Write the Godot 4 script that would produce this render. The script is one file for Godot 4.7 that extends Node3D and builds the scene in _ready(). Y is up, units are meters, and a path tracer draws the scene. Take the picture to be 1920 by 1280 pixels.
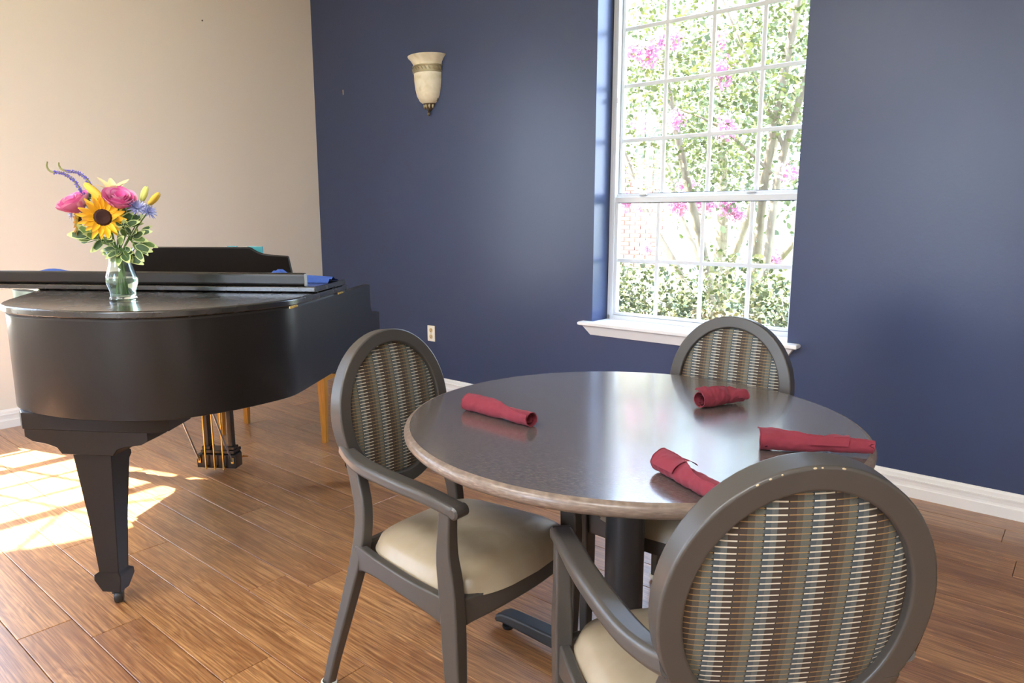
extends Node3D
# A dining corner with a grand piano: corner of the room at the origin, the blue wall is z = 0, the cream wall is x = 0.

class Geo:
	var v := PackedVector3Array()
	var n := PackedVector3Array()
	var t := PackedVector2Array()
	var ix := PackedInt32Array()
	var x := Transform3D()
	func at(origin: Vector3, basis := Basis()) -> Geo:
		x = Transform3D(basis, origin)
		return self
	func vert(p: Vector3, nn: Vector3, uv := Vector2.ZERO) -> int:
		v.append(x * p)
		n.append((x.basis * nn).normalized())
		t.append(uv)
		return v.size() - 1
	func tri(a: int, b: int, c: int) -> void:
		var g := (v[b] - v[a]).cross(v[c] - v[a])
		if g.dot(n[a] + n[b] + n[c]) > 0.0:
			ix.append_array(PackedInt32Array([a, c, b]))
		else:
			ix.append_array(PackedInt32Array([a, b, c]))
	func quad(a: int, b: int, c: int, d: int) -> void:
		tri(a, b, c)
		tri(a, c, d)
	# chamfered box
	func box(c: Vector3, s: Vector3, b := 0.003, tex := false) -> Geo:
		var h := s / 2.0
		b = minf(b, minf(h.x, minf(h.y, h.z)) * 0.9)
		var id := {}
		for sx in [-1, 1]:
			for sy in [-1, 1]:
				for sz in [-1, 1]:
					for a in 3:
						var p := Vector3(h.x - b, h.y - b, h.z - b)
						p[a] = h[a]
						p = p * Vector3(sx, sy, sz)
						var nn := Vector3.ZERO
						nn[a] = [sx, sy, sz][a]
						var uv := Vector2.ZERO
						if tex:
							uv = Vector2(p.x, p.y) if a == 2 else (Vector2(p.x, p.z) if a == 1 else Vector2(p.z, p.y))
						id[[sx, sy, sz, a]] = vert(c + p, nn, uv)
		for a in 3:
			var b1 := (a + 1) % 3
			var c1 := (a + 2) % 3
			for s1 in [-1, 1]:
				var k := []
				for q in [[-1, -1], [1, -1], [1, 1], [-1, 1]]:
					var w := [0, 0, 0]
					w[a] = s1
					w[b1] = q[0]
					w[c1] = q[1]
					k.append(id[[w[0], w[1], w[2], a]])
				quad(k[0], k[1], k[2], k[3])
				for s2 in [-1, 1]:
					var w1 := [0, 0, 0]
					w1[a] = s1
					w1[b1] = s2
					w1[c1] = -1
					var w2 := w1.duplicate()
					w2[c1] = 1
					quad(id[[w1[0], w1[1], w1[2], a]], id[[w2[0], w2[1], w2[2], a]], id[[w2[0], w2[1], w2[2], b1]], id[[w1[0], w1[1], w1[2], b1]])
		for sx in [-1, 1]:
			for sy in [-1, 1]:
				for sz in [-1, 1]:
					tri(id[[sx, sy, sz, 0]], id[[sx, sy, sz, 1]], id[[sx, sy, sz, 2]])
		return self
	# rounded rectangle section: [[pos, normal], ...]
	static func rr(w: float, h: float, r: float, k := 3) -> Array:
		var out := []
		r = minf(r, minf(w, h) / 2.0)
		for c in 4:
			var cc := Vector2([1, -1, -1, 1][c] * (w / 2.0 - r), [1, 1, -1, -1][c] * (h / 2.0 - r))
			for j in k + 1:
				var a := (c + float(j) / k) * PI / 2.0
				out.append([cc + Vector2(cos(a), sin(a)) * r, Vector2(cos(a), sin(a))])
		return out
	static func circle(r: float, k := 12) -> Array:
		var out := []
		for j in k:
			var a := TAU * j / k
			out.append([Vector2(cos(a), sin(a)) * r, Vector2(cos(a), sin(a))])
		return out
	# sweep sections (one per path point, same count) along a path; up gives the section's second axis
	func sweep(path: Array, secs: Array, up: Vector3, closed := false, caps := true) -> Geo:
		var rows := []
		var m := path.size()
		var run := 0.0
		for i in m:
			var p0: Vector3 = path[(i - 1 + m) % m] if closed else path[maxi(i - 1, 0)]
			var p1: Vector3 = path[(i + 1) % m] if closed else path[mini(i + 1, m - 1)]
			var tan := (p1 - p0).normalized()
			var side := tan.cross(up).normalized()
			var u2 := side.cross(tan).normalized()
			var sec: Array = secs[i % secs.size()]
			var row := []
			if i > 0:
				run += (path[i] as Vector3).distance_to(path[i - 1])
			for j in sec.size():
				var q: Vector2 = sec[j][0]
				var nn: Vector2 = sec[j][1]
				row.append(vert(path[i] + side * q.x + u2 * q.y, side * nn.x + u2 * nn.y, Vector2(run, float(j) / sec.size())))
			rows.append(row)
			if caps and not closed and (i == 0 or i == m - 1):
				var nn := -tan if i == 0 else tan
				var c := vert(path[i], nn)
				var ring := []
				for j in sec.size():
					var q: Vector2 = sec[j][0]
					ring.append(vert(path[i] + side * q.x + u2 * q.y, nn))
				for j in ring.size():
					tri(c, ring[j], ring[(j + 1) % ring.size()])
		for i in (m if closed else m - 1):
			var a: Array = rows[i]
			var b: Array = rows[(i + 1) % m]
			for j in a.size():
				var k := (j + 1) % a.size()
				quad(a[j], a[k], b[k], b[j])
		return self
	func tube(path: Array, radii: Array, k := 10, up := Vector3(0.13, 0.97, 0.21)) -> Geo:
		var secs := []
		for i in path.size():
			secs.append(Geo.circle(radii[mini(i, radii.size() - 1)], k))
		return sweep(path, secs, up)
	# profile of (radius, height), turned about y
	func lathe(prof: Array, segs := 32, a0 := 0.0, a1 := TAU, sxz := Vector2.ONE) -> Geo:
		var pts := []
		for i in prof.size():
			var d0: Vector2 = (prof[i] - prof[i - 1]) if i > 0 else (prof[1] - prof[0])
			var d1: Vector2 = (prof[i + 1] - prof[i]) if i < prof.size() - 1 else d0
			var n0 := Vector2(d0.y, -d0.x).normalized()
			var n1 := Vector2(d1.y, -d1.x).normalized()
			if n0.dot(n1) > 0.75:
				pts.append([prof[i], (n0 + n1).normalized(), i])
			else:
				pts.append([prof[i], n0, -1])
				pts.append([prof[i], n1, i])
		var prev := []
		for i in pts.size():
			var row := []
			for j in segs + 1:
				var a := lerpf(a0, a1, float(j) / segs)
				var p: Vector2 = pts[i][0]
				var q: Vector2 = pts[i][1]
				row.append(vert(Vector3(cos(a) * p.x * sxz.x, p.y, sin(a) * p.x * sxz.y), Vector3(cos(a) * q.x * sxz.y, q.y, sin(a) * q.x * sxz.x), Vector2(float(j) / segs, p.y)))
			if i > 0 and not (pts[i][0] == pts[i - 1][0]):
				for j in segs:
					quad(prev[j], prev[j + 1], row[j + 1], row[j])
			prev = row
		return self
	# polygon in (x, z), from y0 to y1, edges bevelled by b
	func extrude(poly: PackedVector2Array, y0: float, y1: float, b := 0.002, uvs := 1.0) -> Geo:
		var m := poly.size()
		var area := 0.0
		for i in m:
			area += poly[i].cross(poly[(i + 1) % m])
		if area < 0.0:
			poly = poly.duplicate()
			poly.reverse()
		var en := []
		for i in m:
			var d := (poly[(i + 1) % m] - poly[i]).normalized()
			en.append(Vector2(d.y, -d.x))
		var inset := PackedVector2Array()
		for i in m:
			var q: Vector2 = (en[i] + en[(i - 1 + m) % m])
			var w: float = q.length_squared()
			inset.append(poly[i] - q * (2.0 / maxf(w, 0.6)) * b)
		var tris := Geometry2D.triangulate_polygon(inset)
		for s in [0, 1]:
			var nn := Vector3.UP if s == 1 else Vector3.DOWN
			var yy := y1 if s == 1 else y0
			var at0 := v.size()
			for i in m:
				vert(Vector3(inset[i].x, yy, inset[i].y), nn, inset[i] * uvs)
			for k in range(0, tris.size(), 3):
				tri(at0 + tris[k], at0 + tris[k + 1], at0 + tris[k + 2])
		for i in m:
			var j := (i + 1) % m
			var ni: Vector2 = en[i]
			var nj: Vector2 = en[i]
			var np: Vector2 = en[(i - 1 + m) % m]
			var nx: Vector2 = en[j]
			if np.dot(ni) > 0.8:
				ni = (ni + np).normalized()
			if nx.dot(nj) > 0.8:
				nj = (nj + nx).normalized()
			var ids := []
			for r in 4:
				var yy: float = [y0, y0 + b, y1 - b, y1][r]
				var pi: Vector2 = inset[i] if r == 0 or r == 3 else poly[i]
				var pj: Vector2 = inset[j] if r == 0 or r == 3 else poly[j]
				var vy: float = [-1.0, 0.0, 0.0, 1.0][r]
				var hn: float = 0.0 if vy != 0.0 else 1.0
				ids.append([vert(Vector3(pi.x, yy, pi.y), Vector3(ni.x * hn, vy, ni.y * hn), pi * uvs), vert(Vector3(pj.x, yy, pj.y), Vector3(nj.x * hn, vy, nj.y * hn), pj * uvs)])
			for r in 3:
				quad(ids[r][0], ids[r][1], ids[r + 1][1], ids[r + 1][0])
		return self
	# rows of points; normals from neighbours, turned away from ref when given
	func grid(p: Array, wrap := false, ref: Variant = null, uv: Variant = null) -> Geo:
		var rows := p.size()
		var cols: int = p[0].size()
		var id := []
		for i in rows:
			var row := []
			for j in cols:
				var du: Vector3 = p[mini(i + 1, rows - 1)][j] - p[maxi(i - 1, 0)][j]
				var jn := (j + 1) % cols if wrap else mini(j + 1, cols - 1)
				var jp := (j - 1 + cols) % cols if wrap else maxi(j - 1, 0)
				var dv: Vector3 = p[i][jn] - p[i][jp]
				var nn := du.cross(dv)
				if nn.length() < 1e-10:
					nn = (p[i][j] - ref) if ref != null else Vector3.UP
				if ref != null and nn.dot(p[i][j] - ref) < 0.0:
					nn = -nn
				var w := Vector2(float(j) / (cols - 1), float(i) / (rows - 1))
				if uv != null:
					w = uv[i][j]
				row.append(vert(p[i][j], nn.normalized(), w))
			id.append(row)
		for i in rows - 1:
			for j in (cols if wrap else cols - 1):
				var k := (j + 1) % cols
				quad(id[i][j], id[i][k], id[i + 1][k], id[i + 1][j])
		return self
	func mesh() -> ArrayMesh:
		var a := []
		a.resize(Mesh.ARRAY_MAX)
		a[Mesh.ARRAY_VERTEX] = v
		a[Mesh.ARRAY_NORMAL] = n
		a[Mesh.ARRAY_TEX_UV] = t
		a[Mesh.ARRAY_INDEX] = ix
		var m := ArrayMesh.new()
		m.add_surface_from_arrays(Mesh.PRIMITIVE_TRIANGLES, a)
		return m

# ---------------------------------------------------------------- helpers
var M := {}
var rng := RandomNumberGenerator.new()

func put(called: String, what: Variant, material: Material, parent: Node = self) -> MeshInstance3D:
	var o := MeshInstance3D.new()
	o.name = called
	o.mesh = what.mesh() if what is Geo else what
	o.material_override = material
	parent.add_child(o, true)
	return o

func tag(o: Node, label: String, category: String, group := "") -> Node:
	o.set_meta("label", label)
	o.set_meta("category", category)
	if group:
		o.set_meta("group", group)
	return o

func thing(called: String, label: String, category: String, at := Vector3.ZERO, turn := 0.0, group := "") -> Node3D:
	var o := Node3D.new()
	o.name = called
	add_child(o, true)
	o.position = at
	o.rotation.y = turn
	tag(o, label, category, group)
	return o

func struct(called: String, what: Variant, material: Material, label: String) -> MeshInstance3D:
	var o := put(called, what, material)
	o.set_meta("kind", "structure")
	o.set_meta("label", label)
	return o

func mat(c: Color, rough := 0.6, metal := 0.0, spec := 0.5) -> StandardMaterial3D:
	var m := StandardMaterial3D.new()
	m.albedo_color = c
	m.roughness = rough
	m.metallic = metal
	m.metallic_specular = spec
	return m

func c8(r: int, g: int, b: int) -> Color:
	return Color(r / 255.0, g / 255.0, b / 255.0)

func noise_tex(freq: float, size := 512, colors: Variant = null, seed_ := 1, octaves := 4) -> NoiseTexture2D:
	var f := FastNoiseLite.new()
	f.seed = seed_
	f.frequency = freq
	f.fractal_octaves = octaves
	var t := NoiseTexture2D.new()
	t.width = size
	t.height = size
	t.seamless = true
	t.noise = f
	if colors != null:
		var g := Gradient.new()
		g.offsets = PackedFloat32Array(colors[0])
		g.colors = PackedColorArray(colors[1])
		t.color_ramp = g
	return t

func catmull(pts: Array, per := 6, closed := false) -> Array:
	var out := []
	var m := pts.size()
	for i in (m if closed else m - 1):
		var p0 = pts[(i - 1 + m) % m] if closed else pts[maxi(i - 1, 0)]
		var p1 = pts[i]
		var p2 = pts[(i + 1) % m]
		var p3 = pts[(i + 2) % m] if closed else pts[mini(i + 2, m - 1)]
		for k in per:
			var s := float(k) / per
			out.append(0.5 * (2.0 * p1 + (p2 - p0) * s + (2.0 * p0 - 5.0 * p1 + 4.0 * p2 - p3) * s * s + (3.0 * p1 - p0 - 3.0 * p2 + p3) * s * s * s))
	if not closed:
		out.append(pts[m - 1])
	return out

func image_tex(w: int, h: int, bytes: PackedByteArray) -> ImageTexture:
	return ImageTexture.create_from_image(Image.create_from_data(w, h, false, Image.FORMAT_RGB8, bytes))

# ---------------------------------------------------------------- textures
func plank_texture() -> ImageTexture:
	var w := 1024
	var h := 1024
	var by := PackedByteArray()
	by.resize(w * h * 3)
	var f1 := FastNoiseLite.new()
	f1.seed = 3
	f1.frequency = 1.0
	f1.fractal_octaves = 3
	var f2 := FastNoiseLite.new()
	f2.seed = 8
	f2.frequency = 1.0
	f2.fractal_octaves = 2
	var lo := Color(0.50, 0.315, 0.175)
	var hi := Color(0.79, 0.58, 0.365)
	var dk := Color(0.33, 0.195, 0.105)
	for s in 8:
		var cut := 5.0 + 2.2 * (s % 3)
		for yy in 128:
			var y := s * 128 + yy
			var q := float(yy) / 128.0
			var at := y * w * 3
			for xx in w:
				var p := float(xx) / w * 1.22
				var big := f1.get_noise_3d(p * 1.5, q * 1.1, s * 7.3)
				var ring := sin((q * cut * 0.55 + big * 4.2 + p * 0.3) * 6.283)
				var fine := f2.get_noise_3d(p * 2.0, q * 20.0, s * 3.1)
				var pore := f2.get_noise_3d(p * 6.0, q * 80.0, s * 5.7)
				var k := clampf(0.5 + 0.11 * ring + 0.6 * fine + 0.32 * big + 0.13 * (fmod(s * 2.7, 2.0) - 1.0), 0.0, 1.0)
				var c := lo.lerp(hi, k)
				c = c.lerp(dk, clampf((pore - 0.18) * 1.6, 0.0, 0.55))
				by[at] = int(clampf(c.r, 0, 1) * 255)
				by[at + 1] = int(clampf(c.g, 0, 1) * 255)
				by[at + 2] = int(clampf(c.b, 0, 1) * 255)
				at += 3
	return image_tex(w, h, by)

func fabric_texture() -> ImageTexture:
	var w := 256
	var h := 128
	var by := PackedByteArray()
	by.resize(w * h * 3)
	var r := RandomNumberGenerator.new()
	r.seed = 5
	for y in h:
		for x in w:
			var u := float(x) / w
			var row := fposmod(float(y) / 32.0, 1.0)
			var c: Color
			if u < 0.14:
				c = c8(72, 81, 86)
			elif u < 0.27:
				c = c8(92, 97, 97)
			elif u < 0.66:
				c = c8(66, 56, 49)
			elif u < 0.8:
				c = c8(80, 74, 66)
			else:
				c = c8(93, 96, 89)
			c = c * (0.9 + 0.2 * r.randf()) * (1.0 if (x / 2 + y / 2) % 2 == 0 else 0.9)
			if u > 0.02 and u < 0.47 and row > 0.39 and row < 0.61:
				c = c8(206, 198, 178) * (0.94 + 0.08 * r.randf())
			elif u > 0.5 and row > 0.42 and row < 0.57:
				c = c8(150, 121, 78) * (0.88 + 0.2 * r.randf())
			elif (u < 0.02 or u > 0.975) and row > 0.3 and row < 0.7:
				c = c8(40, 42, 44)
			var at := (y * w + x) * 3
			by[at] = int(clampf(c.r, 0, 1) * 255)
			by[at + 1] = int(clampf(c.g, 0, 1) * 255)
			by[at + 2] = int(clampf(c.b, 0, 1) * 255)
	return image_tex(w, h, by)

func materials() -> void:
	var bump := noise_tex(0.06, 512, null, 4, 3)
	M.blue = mat(c8(53, 66, 100), 0.33, 0.0, 0.5)
	M.cream = mat(c8(228, 222, 212), 0.75)
	M.white_ceiling = mat(c8(240, 238, 232), 0.9)
	for k in ["blue", "cream"]:
		M[k].heightmap_enabled = true
		M[k].heightmap_texture = bump
		M[k].heightmap_scale = 0.02
		M[k].uv1_triplanar = true
		M[k].uv1_world_triplanar = true
		M[k].uv1_scale = Vector3(1.6, 1.6, 1.6)
	M.trim = mat(c8(236, 236, 236), 0.4)
	M.sill = mat(c8(240, 238, 236), 0.35)
	M.alu = mat(c8(222, 224, 226), 0.4)
	M.gasket = mat(c8(60, 62, 64), 0.7)
	M.pane = mat(Color(1, 1, 1, 0.03), 0.0)
	M.pane.transparency = BaseMaterial3D.TRANSPARENCY_ALPHA
	M.plank = mat(Color.WHITE, 0.34, 0.0, 0.6)
	M.plank.clearcoat_enabled = true
	M.plank.clearcoat = 0.5
	M.plank.clearcoat_roughness = 0.28
	M.plank.albedo_texture = plank_texture()
	M.groove = mat(c8(90, 66, 48), 0.5)
	M.piano = mat(c8(30, 26, 24), 0.33, 0.0, 0.34)
	M.piano.clearcoat_enabled = true
	M.piano.clearcoat = 0.25
	M.piano.clearcoat_roughness = 0.12
	M.piano_lid = M.piano.duplicate()
	M.piano_lid.clearcoat = 0.7
	M.piano_lid.clearcoat_roughness = 0.14
	M.piano_lid.metallic_specular = 0.5
	var scuff := noise_tex(0.02, 512, [[0.0, 0.62, 0.75, 1.0], [Color(0.24, 0.24, 0.24), Color(0.26, 0.26, 0.26), Color(0.29, 0.29, 0.29), Color(0.36, 0.36, 0.36)]], 9, 5)
	M.piano_lid.roughness = 1.0
	M.piano_lid.roughness_texture = scuff
	M.piano_lid.uv1_triplanar = true
	M.piano_lid.uv1_scale = Vector3(1.1, 1.1, 1.1)
	M.brass = mat(c8(214, 170, 88), 0.25, 1.0)
	M.steel = mat(c8(150, 150, 150), 0.3, 1.0)
	M.iron = mat(c8(60, 60, 60), 0.4, 0.7)
	M.cut_end = mat(c8(168, 166, 160), 0.6)
	M.honey = mat(c8(206, 138, 44), 0.38)
	M.honey.albedo_texture = noise_tex(0.02, 256, [[0.0, 1.0], [Color(0.86, 0.84, 0.8), Color(1, 1, 1)]], 12, 4)
	M.honey.uv1_triplanar = true
	M.honey.uv1_scale = Vector3(12, 1.2, 12)
	M.taupe = mat(c8(70, 66, 62), 0.33)
	M.fabric = mat(Color.WHITE, 0.85)
	M.fabric.albedo_texture = fabric_texture()
	M.vinyl = mat(c8(160, 145, 122), 0.32)
	M.vinyl.albedo_texture = noise_tex(0.012, 256, [[0.0, 0.5, 1.0], [Color(0.88, 0.86, 0.82), Color(1, 1, 1), Color(0.97, 0.95, 0.92)]], 21, 4)
	M.vinyl.uv1_triplanar = true
	M.vinyl.uv1_scale = Vector3(2, 2, 2)
	M.chip = mat(c8(186, 168, 136), 0.8)
	M.glide = mat(c8(206, 204, 190), 0.3)
	M.rubber = mat(c8(24, 24, 24), 0.5)
	M.base_black = mat(c8(40, 41, 43), 0.45)
	M.table = mat(Color.WHITE, 0.22, 0.0, 0.7)
	M.table.clearcoat_enabled = true
	M.table.clearcoat = 0.7
	M.table.clearcoat_roughness = 0.12
	M.table.albedo_texture = noise_tex(0.05, 1024, [[0.0, 0.4, 0.6, 1.0], [c8(56, 49, 47), c8(82, 74, 71), c8(100, 91, 87), c8(132, 122, 115)]], 31, 4)
	M.table.uv1_scale = Vector3(1.1, 15.0, 1.0)
	M.table_edge = mat(Color.WHITE, 0.3)
	M.table_edge.albedo_texture = noise_tex(0.05, 512, [[0.0, 0.5, 1.0], [c8(96, 80, 70), c8(122, 106, 94), c8(160, 145, 130)]], 33, 4)
	M.table_edge.uv1_triplanar = true
	M.table_edge.uv1_scale = Vector3(1.5, 9.0, 1.5)
	M.napkin = mat(c8(122, 38, 52), 0.9)
	M.napkin.rim_enabled = true
	M.napkin.rim = 0.4
	M.napkin.rim_tint = 0.6
	var weave := noise_tex(0.35, 256, null, 44, 2)
	for k in ["napkin"]:
		M[k].heightmap_enabled = true
		M[k].heightmap_texture = weave
		M[k].heightmap_scale = 0.04
		M[k].uv1_triplanar = true
		M[k].uv1_scale = Vector3(9, 9, 9)
	M.alabaster = mat(Color.WHITE, 0.35)
	M.alabaster.albedo_texture = noise_tex(0.012, 256, [[0.0, 0.45, 0.7, 1.0], [c8(206, 196, 160), c8(238, 232, 212), c8(226, 220, 196), c8(196, 186, 152)]], 51, 3)
	M.alabaster.uv1_triplanar = true
	M.alabaster.uv1_scale = Vector3(4, 3, 4)
	M.alabaster.backlight_enabled = true
	M.alabaster.backlight = Color(0.3, 0.28, 0.24)
	M.pewter = mat(c8(170, 160, 132), 0.4, 0.6)
	M.bronze = mat(c8(120, 108, 90), 0.35, 0.8)
	M.plate = mat(c8(246, 243, 232), 0.35)
	M.almond = mat(c8(214, 190, 140), 0.4)
	M.dark = mat(c8(30, 28, 26), 0.6)
	M.cloth_blue = mat(c8(52, 84, 160), 0.9)
	M.teal = mat(c8(62, 150, 158), 0.5)
	M.paper = mat(c8(240, 240, 236), 0.8)
	M.glass = mat(Color(0.96, 1.0, 0.98, 0.02), 0.02)
	M.glass.transparency = BaseMaterial3D.TRANSPARENCY_ALPHA
	M.glass.refraction_enabled = true
	M.glass.refraction_scale = 0.05
	M.water = mat(Color(0.9, 0.97, 0.9, 0.02), 0.0)
	M.water.transparency = BaseMaterial3D.TRANSPARENCY_ALPHA
	M.water.refraction_enabled = true
	M.water.refraction_scale = 0.033

# ---------------------------------------------------------------- setting
const ROOM_X := 7.0
const ROOM_Z := 6.4
const ROOM_Y := 3.3

func csg_wall(called: String, label: String, size: Vector3, at: Vector3, holes: Array, material: Material) -> void:
	var b := CSGBox3D.new()
	b.name = called
	b.size = size
	b.material = material
	add_child(b)
	b.position = at
	for hole in holes:
		var p := CSGPolygon3D.new()
		p.polygon = hole[0]
		p.depth = 1.0
		p.operation = CSGShape3D.OPERATION_SUBTRACTION
		p.material = material
		b.add_child(p)
		p.transform = b.transform.affine_inverse() * (hole[1] as Transform3D)
	b.set_meta("kind", "structure")
	b.set_meta("label", label)

func room() -> void:
	var wt := 0.24
	# floor: a slab with every plank laid on it
	var slab := struct("floor", Geo.new().box(Vector3(ROOM_X / 2, -0.06, ROOM_Z / 2), Vector3(ROOM_X, 0.1, ROOM_Z), 0.001), M.groove, "warm brown wood plank floor")
	var shapes := []
	for s in 8:
		for k in 2:
			shapes.append([s, k])
	rng.seed = 77
	var made := {}
	var rows := int(ceil(ROOM_Z / 0.15)) + 1
	for r in rows:
		var z1 := 2.243 - 0.15 * 15 + 0.15 * (r + 1)
		var z0 := z1 - 0.15
		z0 = maxf(z0, 0.002)
		z1 = minf(z1, ROOM_Z - 0.002)
		if z1 - z0 < 0.01:
			continue
		var known := {19: 2.634, 18: 2.79, 16: 2.313, 1: 4.827, 3: 4.89, 8: 4.72, 17: 2.07}
		var off: float = fposmod(known[r], 1.22) if known.has(r) else rng.randf() * 1.22
		var x0 := 0.002
		while x0 < ROOM_X - 0.01:
			var x1 := off
			while x1 <= x0 + 0.02:
				x1 += 1.22
			x1 = minf(x1, ROOM_X - 0.002)
			var len := x1 - x0
			var s := rng.randi() % 8
			var flip := rng.randi() % 2
			var key := [snappedf(len, 0.001), snappedf(z1 - z0, 0.001), s, flip]
			if not made.has(key):
				var g := Geo.new().box(Vector3.ZERO, Vector3(len - 0.0006, 0.012, z1 - z0 - 0.0006), 0.0026)
				for i in g.v.size():
					var pu: float = g.v[i].x / 1.22 + 0.5
					var pv: float = g.v[i].z / 0.15 + 0.5
					g.t[i] = Vector2(pu if flip == 0 else 1.0 - pu, (s + clampf(pv, 0.02, 0.98)) / 8.0)
				made[key] = g.mesh()
			var o := put("plank", made[key], M.plank, slab)
			o.position = Vector3((x0 + x1) / 2, -0.006, (z0 + z1) / 2)
			x0 = x1
	# blue wall with the tall window
	var win := PackedVector2Array([Vector2(2.697, 0.625), Vector2(3.853, 0.625), Vector2(3.853, 2.96), Vector2(2.697, 2.96)])
	csg_wall("wall_back", "deep blue painted wall with the tall window", Vector3(ROOM_X + 0.4, ROOM_Y + 0.3, wt), Vector3(ROOM_X / 2, ROOM_Y / 2, -wt / 2), [[win, Transform3D(Basis(), Vector3(0, 0, 0.5))]], M.blue)
	# cream wall with the arched windows just outside the frame (the nearer one throws the patch of sun, the further one is added for daylight), more of them behind the camera
	var turn := Transform3D(Basis(Vector3(0, 0, 1), Vector3(0, 1, 0), Vector3(-1, 0, 0)), Vector3(-0.5, 0, 0))
	csg_wall("wall_left", "pale cream painted wall behind the piano", Vector3(wt, ROOM_Y + 0.3, ROOM_Z + 0.4), Vector3(-wt / 2, ROOM_Y / 2, ROOM_Z / 2), [[arch_hole(3.16, 0.59, 2.30), turn], [arch_hole(5.2, 0.59, 2.30), turn]], M.cream)
	csg_wall("wall_right", "cream painted wall opposite the piano", Vector3(wt, ROOM_Y + 0.3, ROOM_Z + 0.4), Vector3(ROOM_X + wt / 2, ROOM_Y / 2, ROOM_Z / 2), [], M.cream)
	var front := Transform3D(Basis(), Vector3(0, 0, ROOM_Z + 0.6))
	csg_wall("wall_front", "cream painted wall facing the window wall", Vector3(ROOM_X + 0.4, ROOM_Y + 0.3, wt), Vector3(ROOM_X / 2, ROOM_Y / 2, ROOM_Z + wt / 2), [[arch_hole(3.6, 0.75, 2.1), front]], M.cream)
	arched_window("window_2", "arched white window in the cream wall beside the piano", Vector3(0, 0, 3.16), PI / 2, 0.59, 2.30)
	arched_window("added_window_3", "unseen arched white window added for daylight further along the cream wall", Vector3(0, 0, 5.2), PI / 2, 0.59, 2.30)  # out of view, added to let more daylight in from the left
	arched_window("window_4", "arched white window in the wall facing the window wall", Vector3(3.6, 0, ROOM_Z), PI, 0.75, 2.1)
	struct("ceiling", Geo.new().box(Vector3(ROOM_X / 2, ROOM_Y + 0.1, ROOM_Z / 2), Vector3(ROOM_X + 0.4, 0.2, ROOM_Z + 0.4), 0.001), M.white_ceiling, "flat white ceiling")
	# baseboards
	var prof := [Vector2(0, 0), Vector2(0.016, 0), Vector2(0.016, 0.046), Vector2(0.013, 0.05), Vector2(0.0115, 0.058), Vector2(0.0125, 0.072), Vector2(0.0145, 0.08), Vector2(0.0145, 0.084), Vector2(0.0095, 0.0855), Vector2(0.0085, 0.101), Vector2(0.007, 0.1035), Vector2(0.004, 0.112), Vector2(0, 0.113)]
	baseboard("baseboard_back", Vector3(0, 0, 0), Vector3(ROOM_X, 0, 0), Vector3(0, 0, 1), prof, "white moulded baseboard along the blue wall")
	baseboard("baseboard_left", Vector3(0, 0, 0.016), Vector3(0, 0, ROOM_Z), Vector3(1, 0, 0), prof, "white moulded baseboard along the cream wall")

func baseboard(called: String, a: Vector3, b: Vector3, out: Vector3, prof: Array, label: String) -> void:
	var g := Geo.new()
	for i in prof.size() - 1:
		var p: Vector2 = prof[i]
		var q: Vector2 = prof[i + 1]
		var nn := out * (q.y - p.y) - Vector3.UP * (q.x - p.x)
		if nn.length() < 1e-6:
			continue
		g.quad(g.vert(a + out * p.x + Vector3.UP * p.y, nn), g.vert(b + out * p.x + Vector3.UP * p.y, nn), g.vert(b + out * q.x + Vector3.UP * q.y, nn), g.vert(a + out * q.x + Vector3.UP * q.y, nn))
	struct(called, g, M.trim, label)

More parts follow.
